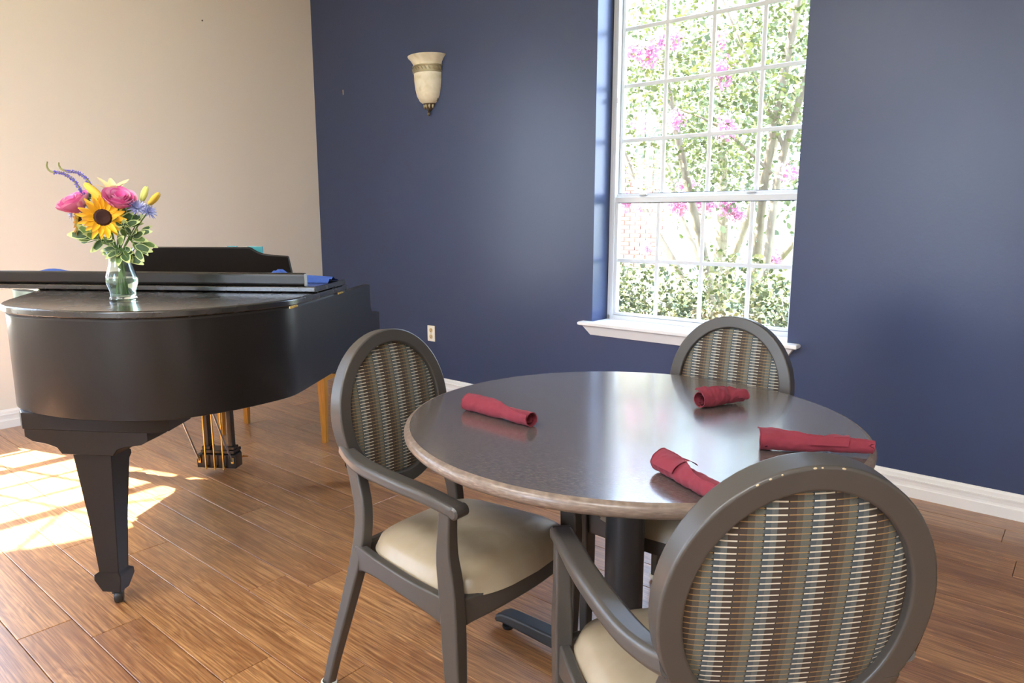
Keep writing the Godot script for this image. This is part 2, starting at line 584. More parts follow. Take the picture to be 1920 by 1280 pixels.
# double-hung window in the blue wall: everything in wall coordinates
func tall_window() -> void:
	var w := Node3D.new()
	w.name = "window_1"
	add_child(w)
	w.set_meta("kind", "structure")
	w.set_meta("label", "tall white gridded window in the blue wall")
	var z := -0.2
	var x0 := 2.697
	var x1 := 3.853
	var top := 2.96
	var g := Geo.new()
	for x in [x0 + 0.02, x1 - 0.02]:
		g.box(Vector3(x, (top + 0.645) / 2, z), Vector3(0.04, top - 0.645, 0.075), 0.004)
		g.box(Vector3(x + (0.012 if x < 3 else -0.012), (top + 0.645) / 2, z + 0.03), Vector3(0.02, top - 0.645, 0.03), 0.003)
	g.box(Vector3((x0 + x1) / 2, 0.66, z), Vector3(x1 - x0, 0.03, 0.075), 0.003)
	g.box(Vector3((x0 + x1) / 2, top - 0.02, z), Vector3(x1 - x0, 0.04, 0.075), 0.003)
	put("window_frame", g, M.alu, w)
	sash(w, "lower_sash", x0 + 0.04, x1 - 0.04, 0.676, 1.362, -0.178, [1.007], 0.02)
	sash(w, "upper_sash", x0 + 0.04, x1 - 0.04, 1.352, top - 0.03, -0.212, [1.705, 2.012, 2.325, 2.638], 0.02)
	var rail := put("meeting_rail", Geo.new().box(Vector3((x0 + x1) / 2, 1.362, -0.176), Vector3(x1 - x0 - 0.06, 0.034, 0.03), 0.004).box(Vector3((x0 + x1) / 2, 1.386, -0.19), Vector3(x1 - x0 - 0.06, 0.022, 0.02), 0.003), M.alu, w)
	for x in [2.92, 3.56]:
		put("sash_lock", Geo.new().box(Vector3(x, 1.392, -0.172), Vector3(0.05, 0.012, 0.018), 0.004), M.alu, rail)
	put("window_latch", Geo.new().box(Vector3(x0 + 0.047, 1.93, z + 0.05), Vector3(0.012, 0.03, 0.012), 0.003), M.trim, w)
	put("gasket", Geo.new().box(Vector3((x0 + x1) / 2, 0.68, -0.176), Vector3(x1 - x0 - 0.09, 0.004, 0.006), 0.001).box(Vector3((x0 + x1) / 2, 1.3435, -0.172), Vector3(x1 - x0 - 0.09, 0.004, 0.006), 0.001).box(Vector3((x0 + x1) / 2, 1.399, -0.2), Vector3(x1 - x0 - 0.09, 0.004, 0.006), 0.001), M.gasket, w)
	# stool and apron
	var s := put("window_sill", Geo.new().extrude(PackedVector2Array([Vector2(2.632, 0.0), Vector2(2.632, 0.062), Vector2(3.918, 0.062), Vector2(3.918, 0.0), Vector2(x1 - 0.002, 0.0), Vector2(x1 - 0.002, -0.17), Vector2(x0 + 0.002, -0.17), Vector2(x0 + 0.002, 0.0)]), 0.625, 0.648, 0.006), M.sill, w)
	var ap := Geo.new()
	var b := [Vector3(2.655, 0.625, 0.045), Vector3(3.895, 0.625, 0.045), Vector3(3.855, 0.568, 0.014), Vector3(2.695, 0.568, 0.014)]
	var back := [Vector3(2.655, 0.625, 0.0), Vector3(3.895, 0.625, 0.0), Vector3(3.855, 0.568, 0.0), Vector3(2.695, 0.568, 0.0)]
	var fn := Vector3(0, -0.45, 0.9)
	ap.quad(ap.vert(b[0], fn), ap.vert(b[1], fn), ap.vert(b[2], fn), ap.vert(b[3], fn))
	ap.quad(ap.vert(b[3], Vector3.DOWN), ap.vert(b[2], Vector3.DOWN), ap.vert(back[2], Vector3.DOWN), ap.vert(back[3], Vector3.DOWN))
	ap.quad(ap.vert(b[0], Vector3(-1, -0.6, 0)), ap.vert(b[3], Vector3(-1, -0.6, 0)), ap.vert(back[3], Vector3(-1, -0.6, 0)), ap.vert(back[0], Vector3(-1, -0.6, 0)))
	ap.quad(ap.vert(b[1], Vector3(1, -0.6, 0)), ap.vert(b[2], Vector3(1, -0.6, 0)), ap.vert(back[2], Vector3(1, -0.6, 0)), ap.vert(back[1], Vector3(1, -0.6, 0)))
	put("apron", ap, M.sill, s)

func sash(w: Node3D, called: String, x0: float, x1: float, y0: float, y1: float, z: float, rows: Array, fw: float) -> void:
	var g := Geo.new()
	for x in [x0 + fw / 2, x1 - fw / 2]:
		g.box(Vector3(x, (y0 + y1) / 2, z), Vector3(fw, y1 - y0, 0.026), 0.003)
	g.box(Vector3((x0 + x1) / 2, y0 + 0.008, z), Vector3(x1 - x0, 0.016, 0.026), 0.003)
	g.box(Vector3((x0 + x1) / 2, y1 - 0.008, z), Vector3(x1 - x0, 0.016, 0.026), 0.003)
	var s := put(called, g, M.alu, w)
	for y in rows:
		put("muntin", Geo.new().box(Vector3((x0 + x1) / 2, y, z), Vector3(x1 - x0 - 0.03, 0.023, 0.014), 0.005), M.alu, s)
	for x in [3.02, 3.295, 3.568]:
		put("muntin", Geo.new().box(Vector3(x, (y0 + y1) / 2, z), Vector3(0.023, y1 - y0 - 0.02, 0.016), 0.005), M.alu, s)
	var ys := [y0] + rows + [y1]
	var xs := [x0 + 0.01, 3.02, 3.295, 3.568, x1 - 0.01]
	for i in ys.size() - 1:
		for j in 4:
			put("pane", flat_pane(Vector3(xs[j], ys[i], z), Vector3(xs[j + 1] - xs[j], 0, 0), Vector3(0, ys[i + 1] - ys[i], 0)), M.pane, s)

func flat_pane(o: Vector3, a: Vector3, b: Vector3) -> Geo:
	var g := Geo.new()
	var nn := a.cross(b)
	g.quad(g.vert(o, nn), g.vert(o + a, nn), g.vert(o + a + b, nn), g.vert(o + b, nn))
	return g

# arched window: x along the wall from its middle, z towards the room, set deep in the wall
func arched_window(called: String, label: String, at: Vector3, turn: float, hw: float, spring: float) -> void:
	var w := Node3D.new()
	w.name = called
	add_child(w)
	w.position = at
	w.rotation.y = turn
	w.set_meta("kind", "structure")
	w.set_meta("label", label)
	var z := -0.19
	var g := Geo.new()
	for x in [-hw + 0.02, hw - 0.02]:
		g.box(Vector3(x, (0.645 + spring) / 2, z), Vector3(0.04, spring - 0.645, 0.07), 0.003)
	g.box(Vector3(0, 0.66, z), Vector3(2 * hw, 0.03, 0.07), 0.003)
	var path := []
	for k in 25:
		var a := PI * k / 24.0
		path.append(Vector3((hw - 0.02) * cos(a), spring + (hw - 0.02) * sin(a), z))
	g.sweep(path, [Geo.rr(0.04, 0.07, 0.004, 1)], Vector3(0, 0, 1))
	put("window_frame", g, M.alu, w)
	put("spring_rail", Geo.new().box(Vector3(0, spring, z), Vector3(2 * hw - 0.08, 0.06, 0.05), 0.004), M.alu, w)
	put("meeting_rail", Geo.new().box(Vector3(0, 1.37, z), Vector3(2 * hw - 0.08, 0.05, 0.05), 0.004), M.alu, w)
	var y := 1.37 + (spring - 1.37) / 3.0
	for yy in [1.007, y, 2.0 * y - 1.37]:
		put("muntin", Geo.new().box(Vector3(0, yy, z), Vector3(2 * hw - 0.08, 0.019, 0.016), 0.004), M.alu, w)
	for k in [-1, 0, 1]:
		put("muntin", Geo.new().box(Vector3(k * (hw - 0.04) / 2.0, (0.675 + spring) / 2, z), Vector3(0.019, spring - 0.7, 0.016), 0.004), M.alu, w)
	for deg in [45.0, 90.0, 135.0]:
		var a := deg_to_rad(deg)
		put("muntin", Geo.new().sweep([Vector3(0.02 * cos(a), spring + 0.02, z), Vector3((hw - 0.03) * cos(a), spring + (hw - 0.03) * sin(a), z)], [Geo.rr(0.019, 0.016, 0.004, 1)], Vector3(0, 0, 1)), M.alu, w)
	put("pane", flat_pane(Vector3(-hw + 0.03, 0.66, z), Vector3(2 * hw - 0.06, 0, 0), Vector3(0, spring - 0.66, 0)), M.pane, w)
	var fan := Geo.new()
	var c := fan.vert(Vector3(0, spring, z), Vector3.BACK)
	var ids := []
	for k in 25:
		var a := PI * k / 24.0
		ids.append(fan.vert(Vector3((hw - 0.03) * cos(a), spring + (hw - 0.03) * sin(a), z), Vector3.BACK))
	for k in ids.size() - 1:
		fan.tri(c, ids[k], ids[k + 1])
	put("pane", fan, M.pane, w)
	put("window_sill", Geo.new().box(Vector3(0, 0.637, -0.055), Vector3(2 * hw - 0.01, 0.023, 0.23), 0.005), M.sill, w)

func arch_hole(mid: float, hw: float, spring: float) -> PackedVector2Array:
	var p := PackedVector2Array([Vector2(mid - hw, 0.625), Vector2(mid + hw, 0.625)])
	for k in 25:
		var a := PI * k / 24.0
		p.append(Vector2(mid + hw * cos(a), spring + hw * sin(a)))
	return p

# ---------------------------------------------------------------- piano
func pu(a: float, b: float, y: float) -> Vector3:      # along the keys from the bass end, towards the tail, height
	return Vector3(-a, y, b)

func spade_leg(p: Node3D, at: Vector3, top: float) -> void:
	var g := Geo.new()
	g.sweep([at + Vector3(0, 0.105, 0), at + Vector3(0, 0.30, 0), at + Vector3(0, top - 0.06, 0), at + Vector3(0, top - 0.03, 0), at + Vector3(0, top, 0)],
		[Geo.rr(0.068, 0.052, 0.003, 1), Geo.rr(0.092, 0.066, 0.003, 1), Geo.rr(0.13, 0.094, 0.003, 1), Geo.rr(0.15, 0.104, 0.003, 1), Geo.rr(0.19, 0.12, 0.003, 1)], Vector3(0, 0, 1))
	var leg := put("leg", g, M.piano, p)
	put("foot_cuff", Geo.new().sweep([at + Vector3(0, 0.05, 0), at + Vector3(0, 0.095, 0), at + Vector3(0, 0.112, 0), at + Vector3(0, 0.12, 0)],
		[Geo.rr(0.064, 0.048, 0.003, 1), Geo.rr(0.094, 0.074, 0.003, 1), Geo.rr(0.092, 0.072, 0.003, 1), Geo.rr(0.07, 0.054, 0.003, 1)], Vector3(0, 0, 1)), M.piano, leg)
	var c := Geo.new()
	var q := at + Vector3(0.006, 0.0245, -0.004)
	c.at(q, Basis(Vector3(0, 1, 0), 0.5) * Basis(Vector3(0, 0, 1), PI / 2)).lathe([Vector2(0.0, -0.013), Vector2(0.021, -0.013), Vector2(0.024, -0.009), Vector2(0.024, 0.009), Vector2(0.021, 0.013), Vector2(0.0, 0.013)], 18)
	c.at(Vector3.ZERO).box(at + Vector3(0.004, 0.042, -0.004), Vector3(0.03, 0.02, 0.03), 0.004)
	put("caster", c, M.iron, leg)

func piano() -> void:
	var p := thing("grand_piano", "black baby grand piano with its front lid folded back", "piano", Vector3(2.485, 0, 1.494), atan2(0.558, 0.83))
	var line := [Vector2(0, 0.70), Vector2(0.0, 0.80), Vector2(0.006, 0.872), Vector2(0.042, 0.955), Vector2(0.1215, 1.075), Vector2(0.229, 1.175), Vector2(0.33, 1.212), Vector2(0.43, 1.222), Vector2(0.55, 1.212), Vector2(0.666, 1.181), Vector2(0.77, 1.138), Vector2(0.85, 1.07), Vector2(0.905, 0.98), Vector2(0.955, 0.875), Vector2(1.055, 0.667), Vector2(1.16, 0.54), Vector2(1.3, 0.45), Vector2(1.40, 0.40), Vector2(1.44, 0.36)]
	var curve: Array = catmull(line, 4)
	var case_ := PackedVector2Array([Vector2(0, 0.33)])
	for q in curve:
		case_.append(Vector2(-q.x, q.y))
	case_.append(Vector2(-1.44, 0.33))
	put("rim", Geo.new().extrude(case_, 0.66, 0.96, 0.003), M.piano, p)
	# lid, a little larger than the rim, with a thin gap below
	var lid_poly := PackedVector2Array()
	var m := case_.size()
	for i in m:
		var d := (case_[(i + 1) % m] - case_[i]).normalized()
		var e := (case_[i] - case_[(i - 1 + m) % m]).normalized()
		var nn := (Vector2(d.y, -d.x) + Vector2(e.y, -e.x)).normalized()
		lid_poly.append(case_[i] + nn * (-0.012 if Geometry2D.is_polygon_clockwise(case_) else 0.012))
	var lid := put("lid", Geo.new().extrude(lid_poly, 0.966, 0.99, 0.006), M.piano_lid, p)
	put("lid_seat", Geo.new().extrude(case_, 0.958, 0.968, 0.0), M.dark, lid)
	for q in [[0.0, 0.87, 0.33], [0.0, 0.42, 0.0]]:
		put("hinge", Geo.new().box(pu(-0.012, q[1], 0.965), Vector3(0.006, 0.009, 0.062), 0.002), M.brass, lid)
	# front lid folded over onto the main lid, its lip standing up
	var flap := put("front_lid", Geo.new().box(pu(0.72, 0.52, 1.002), Vector3(1.47, 0.021, 0.32), 0.005), M.piano_lid, p)
	var lp := Geo.new()
	lp.sweep([pu(0.032, 0.652, 1.036), pu(1.41, 0.652, 1.036)], [Geo.rr(0.026, 0.048, 0.012, 4)], Vector3.UP)
	put("lip", lp, M.piano, flap)
	put("lip_end", Geo.new().box(pu(0.031, 0.652, 1.035), Vector3(0.003, 0.044, 0.023), 0.002), M.cut_end, flap)
	# sides in front of the case block, arms and key bed
	for a in [0.0, 1.405]:
		var g := Geo.new()
		var side := PackedVector2Array([Vector2(0.34, 0.66), Vector2(0.34, 0.96), Vector2(0.0, 0.96), Vector2(-0.003, 0.9), Vector2(-0.008, 0.855), Vector2(-0.025, 0.828), Vector2(-0.05, 0.82), Vector2(-0.13, 0.82), Vector2(-0.135, 0.815), Vector2(-0.135, 0.62), Vector2(0.0, 0.62), Vector2(0.05, 0.66)])
		g.at(Vector3.ZERO, Basis(Vector3(0, 0, 1), Vector3(1, 0, 0), Vector3(0, 1, 0)))
		g.extrude(side, -a - 0.035, -a, 0.003)
		put("arm", g, M.piano, p)
	put("plate", Geo.new().box(pu(0.72, 0.17, 0.87), Vector3(1.37, 0.02, 0.33), 0.002), M.brass, p)
	put("key_bed", Geo.new().box(pu(0.72, 0.09, 0.64), Vector3(1.40, 0.05, 0.46), 0.003), M.piano, p)
	put("fall_board", Geo.new().box(pu(0.72, -0.045, 0.79), Vector3(1.365, 0.02, 0.16), 0.004).box(pu(0.72, 0.03, 0.83), Vector3(1.365, 0.1, 0.02), 0.004).box(pu(0.72, -0.12, 0.72), Vector3(1.365, 0.12, 0.02), 0.004), M.piano, p)
	# music desk
	var half := [Vector2(0.40, 0.965), Vector2(0.39, 1.088), Vector2(0.385, 1.092), Vector2(0.31, 1.097), Vector2(0.28, 1.101), Vector2(0.255, 1.109), Vector2(0.235, 1.121), Vector2(0.225, 1.129), Vector2(0.215, 1.131)]
	var desk := PackedVector2Array()
	for q in half:
		desk.append(Vector2(q.x, q.y - 0.968))
	for k in half.size():
		var q: Vector2 = half[half.size() - 1 - k]
		desk.append(Vector2(-q.x, q.y - 0.968))
	var dg := Geo.new()
	dg.at(pu(0.715, 0.085, 0.97), Basis(Vector3(1, 0, 0), 0.24) * Basis(Vector3(1, 0, 0), Vector3(0, 0, 1), Vector3(0, 1, 0)))
	dg.extrude(desk, -0.008, 0.008, 0.002)
	put("music_desk", dg, M.piano, p)
	# plates under the tail and the legs
	put("leg_plate", Geo.new().extrude(PackedVector2Array([Vector2(-0.30, 1.00), Vector2(-0.29, 1.135), Vector2(-0.33, 1.165), Vector2(-0.755, 1.165), Vector2(-0.79, 1.13), Vector2(-0.79, 1.00)]), 0.608, 0.662, 0.003), M.piano, p)
	var br := Geo.new()
	br.at(Vector3(-0.552, 0, 1.12), Basis(Vector3(1, 0, 0), Vector3(0, 0, 1), Vector3(0, 1, 0)))
	br.extrude(PackedVector2Array([Vector2(0.205, 0.61), Vector2(0.205, 0.582), Vector2(0.18, 0.568), Vector2(0.13, 0.56), Vector2(0.1, 0.55), Vector2(0.085, 0.53), Vector2(-0.085, 0.53), Vector2(-0.1, 0.55), Vector2(-0.13, 0.56), Vector2(-0.18, 0.568), Vector2(-0.205, 0.582), Vector2(-0.205, 0.61)]), -0.062, 0.04, 0.003)
	put("leg_bracket", br, M.piano, p)
	spade_leg(p, pu(0.552, 1.094, 0), 0.585)
	spade_leg(p, pu(0.11, -0.05, 0), 0.62)
	spade_leg(p, pu(1.335, -0.05, 0), 0.62)
	# pedal lyre
	var c := Vector2(0.83, -0.11)
	var ly := put("lyre", Geo.new().extrude(PackedVector2Array([Vector2(-c.x - 0.1, c.y + 0.045), Vector2(-c.x + 0.1, c.y + 0.045), Vector2(-c.x + 0.1, c.y - 0.02), Vector2(-c.x + 0.075, c.y - 0.055), Vector2(-c.x - 0.075, c.y - 0.055), Vector2(-c.x - 0.1, c.y - 0.02)]), 0.035, 0.105, 0.004).extrude(PackedVector2Array([Vector2(-c.x - 0.085, c.y + 0.032), Vector2(-c.x + 0.085, c.y + 0.032), Vector2(-c.x + 0.085, c.y - 0.045), Vector2(-c.x - 0.085, c.y - 0.045)]), 0.105, 0.124, 0.004), M.piano, p)
	for s in [-0.062, 0.062]:
		put("column", Geo.new().box(Vector3(-c.x + s, 0.132, c.y), Vector3(0.044, 0.016, 0.05), 0.003).box(Vector3(-c.x + s, 0.38, c.y), Vector3(0.024, 0.5, 0.034), 0.003), M.piano, ly)
	for s in [-0.045, 0.0, 0.045]:
		var ped := put("pedal", Geo.new().sweep([pu(c.x + s, c.y + 0.06, 0.045), pu(c.x + s, c.y - 0.05, 0.05), pu(c.x + s, c.y - 0.12, 0.045), pu(c.x + s, c.y - 0.16, 0.03)], [Geo.rr(0.012, 0.01, 0.003, 1), Geo.rr(0.014, 0.01, 0.003, 1), Geo.rr(0.026, 0.01, 0.003, 1), Geo.rr(0.034, 0.008, 0.003, 1)], Vector3.UP), M.brass, ly)
		put("rod", Geo.new().tube([pu(c.x + s, c.y + 0.062, 0.035), pu(c.x + s, c.y + 0.062, 0.62)], [0.0042], 8, Vector3(1, 0, 0)), M.brass, ped)
	for s in [-0.085, 0.085]:
		var b := put("brace", Geo.new().tube([pu(c.x + s, c.y + 0.05, 0.075), pu(c.x + s, c.y + 0.05 + 0.28, 0.63)], [0.0045], 8, Vector3(1, 0, 0)), M.steel, ly)
		put("brace_bracket", Geo.new().box(pu(c.x + s, c.y + 0.048, 0.078), Vector3(0.016, 0.034, 0.008), 0.003), M.brass, b)

func piano_things() -> void:
	var xf := Transform3D(Basis(Vector3.UP, atan2(0.558, 0.83)), Vector3(2.485, 0, 1.494))
	# blue cloth strip along the folded lid, behind the lip
	rng.seed = 12
	var g := Geo.new()
	var rows := []
	for i in 61:
		var s := i / 60.0
		var a := -0.005 + s * 1.38
		var row := []
		var hump := 0.012 * exp(-pow((a - 0.22) / 0.02, 2)) + 0.024 * exp(-pow((a - 0.21) / 0.03, 2)) + 0.03 * exp(-pow((a - 1.18) / 0.09, 2)) + 0.007 * sin(a * 14.0)
		for j in 13:
			var q := j / 12.0
			var b := 0.475 + 0.12 * (q - 0.5) + 0.008 * sin(a * 9.0 + q * 4.0)
			var hgt := 1.0135 + pow(sin(q * PI), 0.6) * (0.019 + hump) * (0.78 + 0.22 * cos(q * PI * 5.0 + a * 6.0))
			row.append(pu(a, b, hgt))
		rows.append(row)
	g.grid(rows, false, pu(0.7, 0.47, -3.0))
	var cl := put("folded_cloth", g, M.cloth_blue)
	cl.transform = xf
	tag(cl, "long folded blue cloth lying on the folded piano lid", "cloth")
	# books leaning behind the music desk
	var k := 0
	for q in [[0.462, 0.53, 1.1305, 0.07], [0.58, 0.625, 1.1315, 0.07]]:
		var bk := thing("music_book" if k == 0 else "music_book_001", ["teal music book sticking out past the sloped end of the music desk", "teal music book showing only its edge above the music desk"][k], "book", xf * pu((q[0] + q[1]) / 2, q[3], 0.965), atan2(0.558, 0.83))
		var hh: float = q[2] - 0.965
		put("cover", Geo.new().box(Vector3(0, hh / 2, 0), Vector3(q[1] - q[0], hh, 0.012), 0.001), M.teal, bk)
		put("pages", Geo.new().box(Vector3(0, hh / 2, -0.001), Vector3(q[1] - q[0] - 0.006, hh + 0.001, 0.007), 0.001), M.paper, bk)
		k += 1

func bench() -> void:
	var b := thing("piano_bench", "honey wooden piano bench with a dark seat behind the piano", "bench", Vector3(1.383, 0, 1.287), atan2(0.463, 0.886))
	for sx in [-1, 1]:
		for sz in [-1, 1]:
			put("leg", Geo.new().sweep([Vector3(sx * 0.3275, 0.0, sz * 0.126), Vector3(sx * 0.3275, 0.3, sz * 0.126), Vector3(sx * 0.3275, 0.415, sz * 0.126)], [Geo.rr(0.028, 0.028, 0.003, 1), Geo.rr(0.042, 0.042, 0.003, 1), Geo.rr(0.046, 0.046, 0.003, 1)], Vector3(0, 0, 1)), M.honey, b)
	for s in [-1, 1]:
		put("apron", Geo.new().box(Vector3(0, 0.385, s * 0.134), Vector3(0.61, 0.06, 0.018), 0.002), M.honey, b)
		put("apron", Geo.new().box(Vector3(s * 0.335, 0.385, 0), Vector3(0.018, 0.06, 0.21), 0.002), M.honey, b)
	put("seat", Geo.new().box(Vector3(0, 0.44, 0), Vector3(0.76, 0.05, 0.36), 0.012), M.dark, b)

# ---------------------------------------------------------------- chairs
const OA := 0.193
const OB := 0.2157
const OY := 0.74
const TILT := 0.139

func oval(a: float, b: float, k: float, off := 0.0) -> Vector3:
	var up := Vector3(0, cos(TILT), -sin(TILT))
	var nn := Vector3(0, sin(TILT), cos(TILT))
	return Vector3(0, OY, 0) + Vector3(1, 0, 0) * a * cos(k) + up * b * sin(k) + nn * off

func make_chair(called: String, label: String) -> Node3D:
	var c := thing(called, label, "chair", Vector3.ZERO, 0.0, "oval-back armchairs around the table")
	var nn := Vector3(0, sin(TILT), cos(TILT))
	var path := []
	for k in 64:
		path.append(oval(OA - 0.018, OB - 0.018, TAU * k / 64.0))
	var frame := put("backrest_frame", Geo.new().sweep(path, [Geo.rr(0.036, 0.044, 0.005, 2)], nn, true, false), M.taupe, c)
	# upholstered oval, domed on both faces
	var g := Geo.new()
	for side in [-1, 1]:
		var rows := []
		var uvs := []
		for i in 11:
			var q := i / 10.0
			var row := []
			var uv := []
			for k in 49:
				var a := TAU * k / 48.0
				var ra := (OA - 0.031) * q
				var rb := (OB - 0.031) * q
				var p := oval(ra, rb, a, side * (0.004 + 0.019 * sqrt(maxf(0.0, 1.0 - q * q * 0.98))))
				row.append(p)
				uv.append(Vector2(ra * cos(a) / 0.062 * side, -rb * sin(a) / 0.0352))
			rows.append(row)
			uvs.append(uv)
		g.grid(rows, false, Vector3(0, OY, 0) - nn * side * 2.0, uvs)
	put("backrest_pad", g, M.fabric, c)
	var pip := []
	for k in 48:
		pip.append(oval(OA - 0.033, OB - 0.033, TAU * k / 48.0, -0.01))
	put("piping", Geo.new().sweep(pip, [Geo.circle(0.0028, 6)], nn, true, false), M.vinyl, frame)
	for s in [-1.0, 1.0]:
		var arm := catmull([Vector3(s * 0.166, 0.662, -0.002), Vector3(s * 0.178, 0.651, 0.04), Vector3(s * 0.199, 0.645, 0.12), Vector3(s * 0.223, 0.648, 0.26), Vector3(s * 0.231, 0.646, 0.38), Vector3(s * 0.232, 0.636, 0.465)], 5)
		var secs := []
		for i in arm.size():
			var q := float(i) / (arm.size() - 1)
			secs.append(Geo.rr(lerpf(0.034, 0.046, smoothstep(0.0, 0.45, q)), lerpf(0.036, 0.028, q), 0.011, 3))
		var ag := Geo.new().sweep(arm, secs, Vector3.UP)
		ag.at(Vector3(s * 0.232, 0.636, 0.465), Basis(Vector3(0, 0, 1), PI / 2)).lathe([Vector2(0.0, -0.023), Vector2(0.010, -0.0225), Vector2(0.0145, -0.018), Vector2(0.0145, 0.018), Vector2(0.010, 0.0225), Vector2(0.0, 0.023)], 14)
		put("arm", ag, M.taupe, c)
		var fl := catmull([Vector3(s * 0.236, 0.63, 0.438), Vector3(s * 0.235, 0.53, 0.432), Vector3(s * 0.233, 0.43, 0.442), Vector3(s * 0.227, 0.2, 0.446), Vector3(s * 0.222, 0.012, 0.45)], 4)
		var fs := []
		for i in fl.size():
			var q := float(i) / (fl.size() - 1)
			fs.append(Geo.rr(lerpf(0.03, 0.036, smoothstep(0.0, 0.5, q)) - 0.01 * smoothstep(0.6, 1.0, q), lerpf(0.034, 0.052, smoothstep(0.0, 0.5, q)) - 0.02 * smoothstep(0.55, 1.0, q), 0.006, 2))
		var leg := put("front_leg", Geo.new().sweep(fl, fs, Vector3(0, 0, 1)), M.taupe, c)
		glide(leg, Vector3(s * 0.222, 0, 0.45))
		var rl := catmull([Vector3(s * 0.149, 0.63, 0.013), Vector3(s * 0.155, 0.58, 0.036), Vector3(s * 0.163, 0.52, 0.06), Vector3(s * 0.173, 0.45, 0.068), Vector3(s * 0.184, 0.37, 0.058), Vector3(s * 0.204, 0.25, 0.034), Vector3(s * 0.226, 0.1, -0.002), Vector3(s * 0.236, 0.012, -0.022)], 5)
		var rs := []
		for i in rl.size():
			var q := float(i) / (rl.size() - 1)
			rs.append(Geo.rr(0.033 - 0.006 * smoothstep(0.5, 1.0, q), 0.042 - 0.014 * smoothstep(0.5, 1.0, q), 0.006, 2))
		leg = put("rear_leg", Geo.new().sweep(rl, rs, Vector3(0, 0.35, 1)), M.taupe, c)
		glide(leg, Vector3(s * 0.236, 0, -0.022))
	# seat frame with arched rails
	var sf := Geo.new()
	for s in [-1.0, 1.0]:
		rail(sf, [Vector3(s * 0.182, 0.402, 0.06), Vector3(s * 0.205, 0.41, 0.17), Vector3(s * 0.225, 0.41, 0.31), Vector3(s * 0.231, 0.402, 0.44)])
	rail(sf, [Vector3(-0.231, 0.402, 0.44), Vector3(-0.12, 0.406, 0.476), Vector3(0, 0.408, 0.488), Vector3(0.12, 0.406, 0.476), Vector3(0.231, 0.402, 0.44)])
	rail(sf, [Vector3(-0.18, 0.402, 0.065), Vector3(0, 0.402, 0.06), Vector3(0.18, 0.402, 0.065)])
	put("seat_frame", sf, M.taupe, c)
	# seat cushion
	var sg := Geo.new()
	var rows := []
	for i in 15:
		var q := i / 14.0
		var row := []
		for k in 60:
			var a := TAU * k / 60.0
			var ex := pow(absf(cos(a)), 0.42) * signf(cos(a))
			var ez := pow(absf(sin(a)), 0.42) * signf(sin(a))
			var wz := 0.272 + ez * 0.201
			var half := lerpf(0.186, 0.232, clampf((wz - 0.075) / 0.38, 0, 1))
			var x := ex * half
			if ez > 0:
				wz += ez * 0.035 * (1.0 - pow(absf(ex), 2.0))
			var edge := 1.0 - pow(q, 3.2)
			var y := 0.425 + 0.058 * pow(maxf(edge, 0.0), 0.62) + 0.006 * (1.0 - q)
			if i == 14:
				y = 0.418
			var rr := q if i < 14 else 0.985
			row.append(Vector3(x * rr, y, 0.29 + (wz - 0.29) * rr))
		rows.append(row)
	sg.grid(rows, true, Vector3(0, 0.2, 0.29))
	put("seat", sg, M.vinyl, c)
	return c

func rail(g: Geo, pts: Array) -> void:
	var p := catmull(pts, 5)
	var secs := []
	for i in p.size():
		var q := float(i) / (p.size() - 1)
		var hh := 0.05 + 0.028 * pow(absf(2.0 * q - 1.0), 2.5)
		p[i].y = 0.424 - hh / 2.0
		secs.append(Geo.rr(0.024, hh, 0.006, 2))
	g.sweep(p, secs, Vector3.UP)

func glide(leg: Node3D, at: Vector3) -> void:
	var g := Geo.new()
	g.at(at).lathe([Vector2(0.0, 0.0), Vector2(0.014, 0.0), Vector2(0.016, 0.003), Vector2(0.016, 0.010), Vector2(0.021, 0.012), Vector2(0.022, 0.017), Vector2(0.021, 0.022), Vector2(0.017, 0.024)], 16)
	put("glide", g, M.glide, leg)

func chairs() -> void:
	var c := make_chair("armchair", "oval-back striped armchair on the piano side of the table, facing the table")
	c.position = Vector3(3.557, 0, 2.284)
	c.rotation.y = 1.588
	var labels := ["oval-back striped armchair in front of the window sill, behind the table", "oval-back striped armchair seen from behind, with paint chips on its frame"]
	var where := [[4.167, 1.448, 0.021], [4.752, 2.608, -2.339]]
	for i in 2:
		var d: Node3D = c.duplicate()
		d.name = "armchair_00%d" % (i + 1)
		add_child(d, true)
		d.set_meta("label", labels[i])
		d.position = Vector3(where[i][0], 0, where[i][1])
		d.rotation.y = where[i][2]
		if i == 1:
			var fr: Node = d.get_node("backrest_frame")
			rng.seed = 4
			for k in [1.72, 1.57, 1.52, 1.3, 1.22, 1.13]:
				var g := Geo.new()
				var p := oval(OA - 0.003, OB - 0.003, k, -0.0205)
				g.at(p, Basis(Vector3(0, 0, 1), k - PI / 2)).lathe([Vector2(0.0, -0.0016), Vector2(1.0 * 0.0022, -0.001), Vector2(0.0026, 0.0), Vector2(0.0022, 0.001), Vector2(0.0, 0.0016)], 8, 0.0, TAU, Vector2(0.4 + rng.randf() * 1.1, 0.4))
				put("paint_chip", g, M.chip, fr)

# ---------------------------------------------------------------- table
const TC := Vector3(4.153, 0, 2.029)

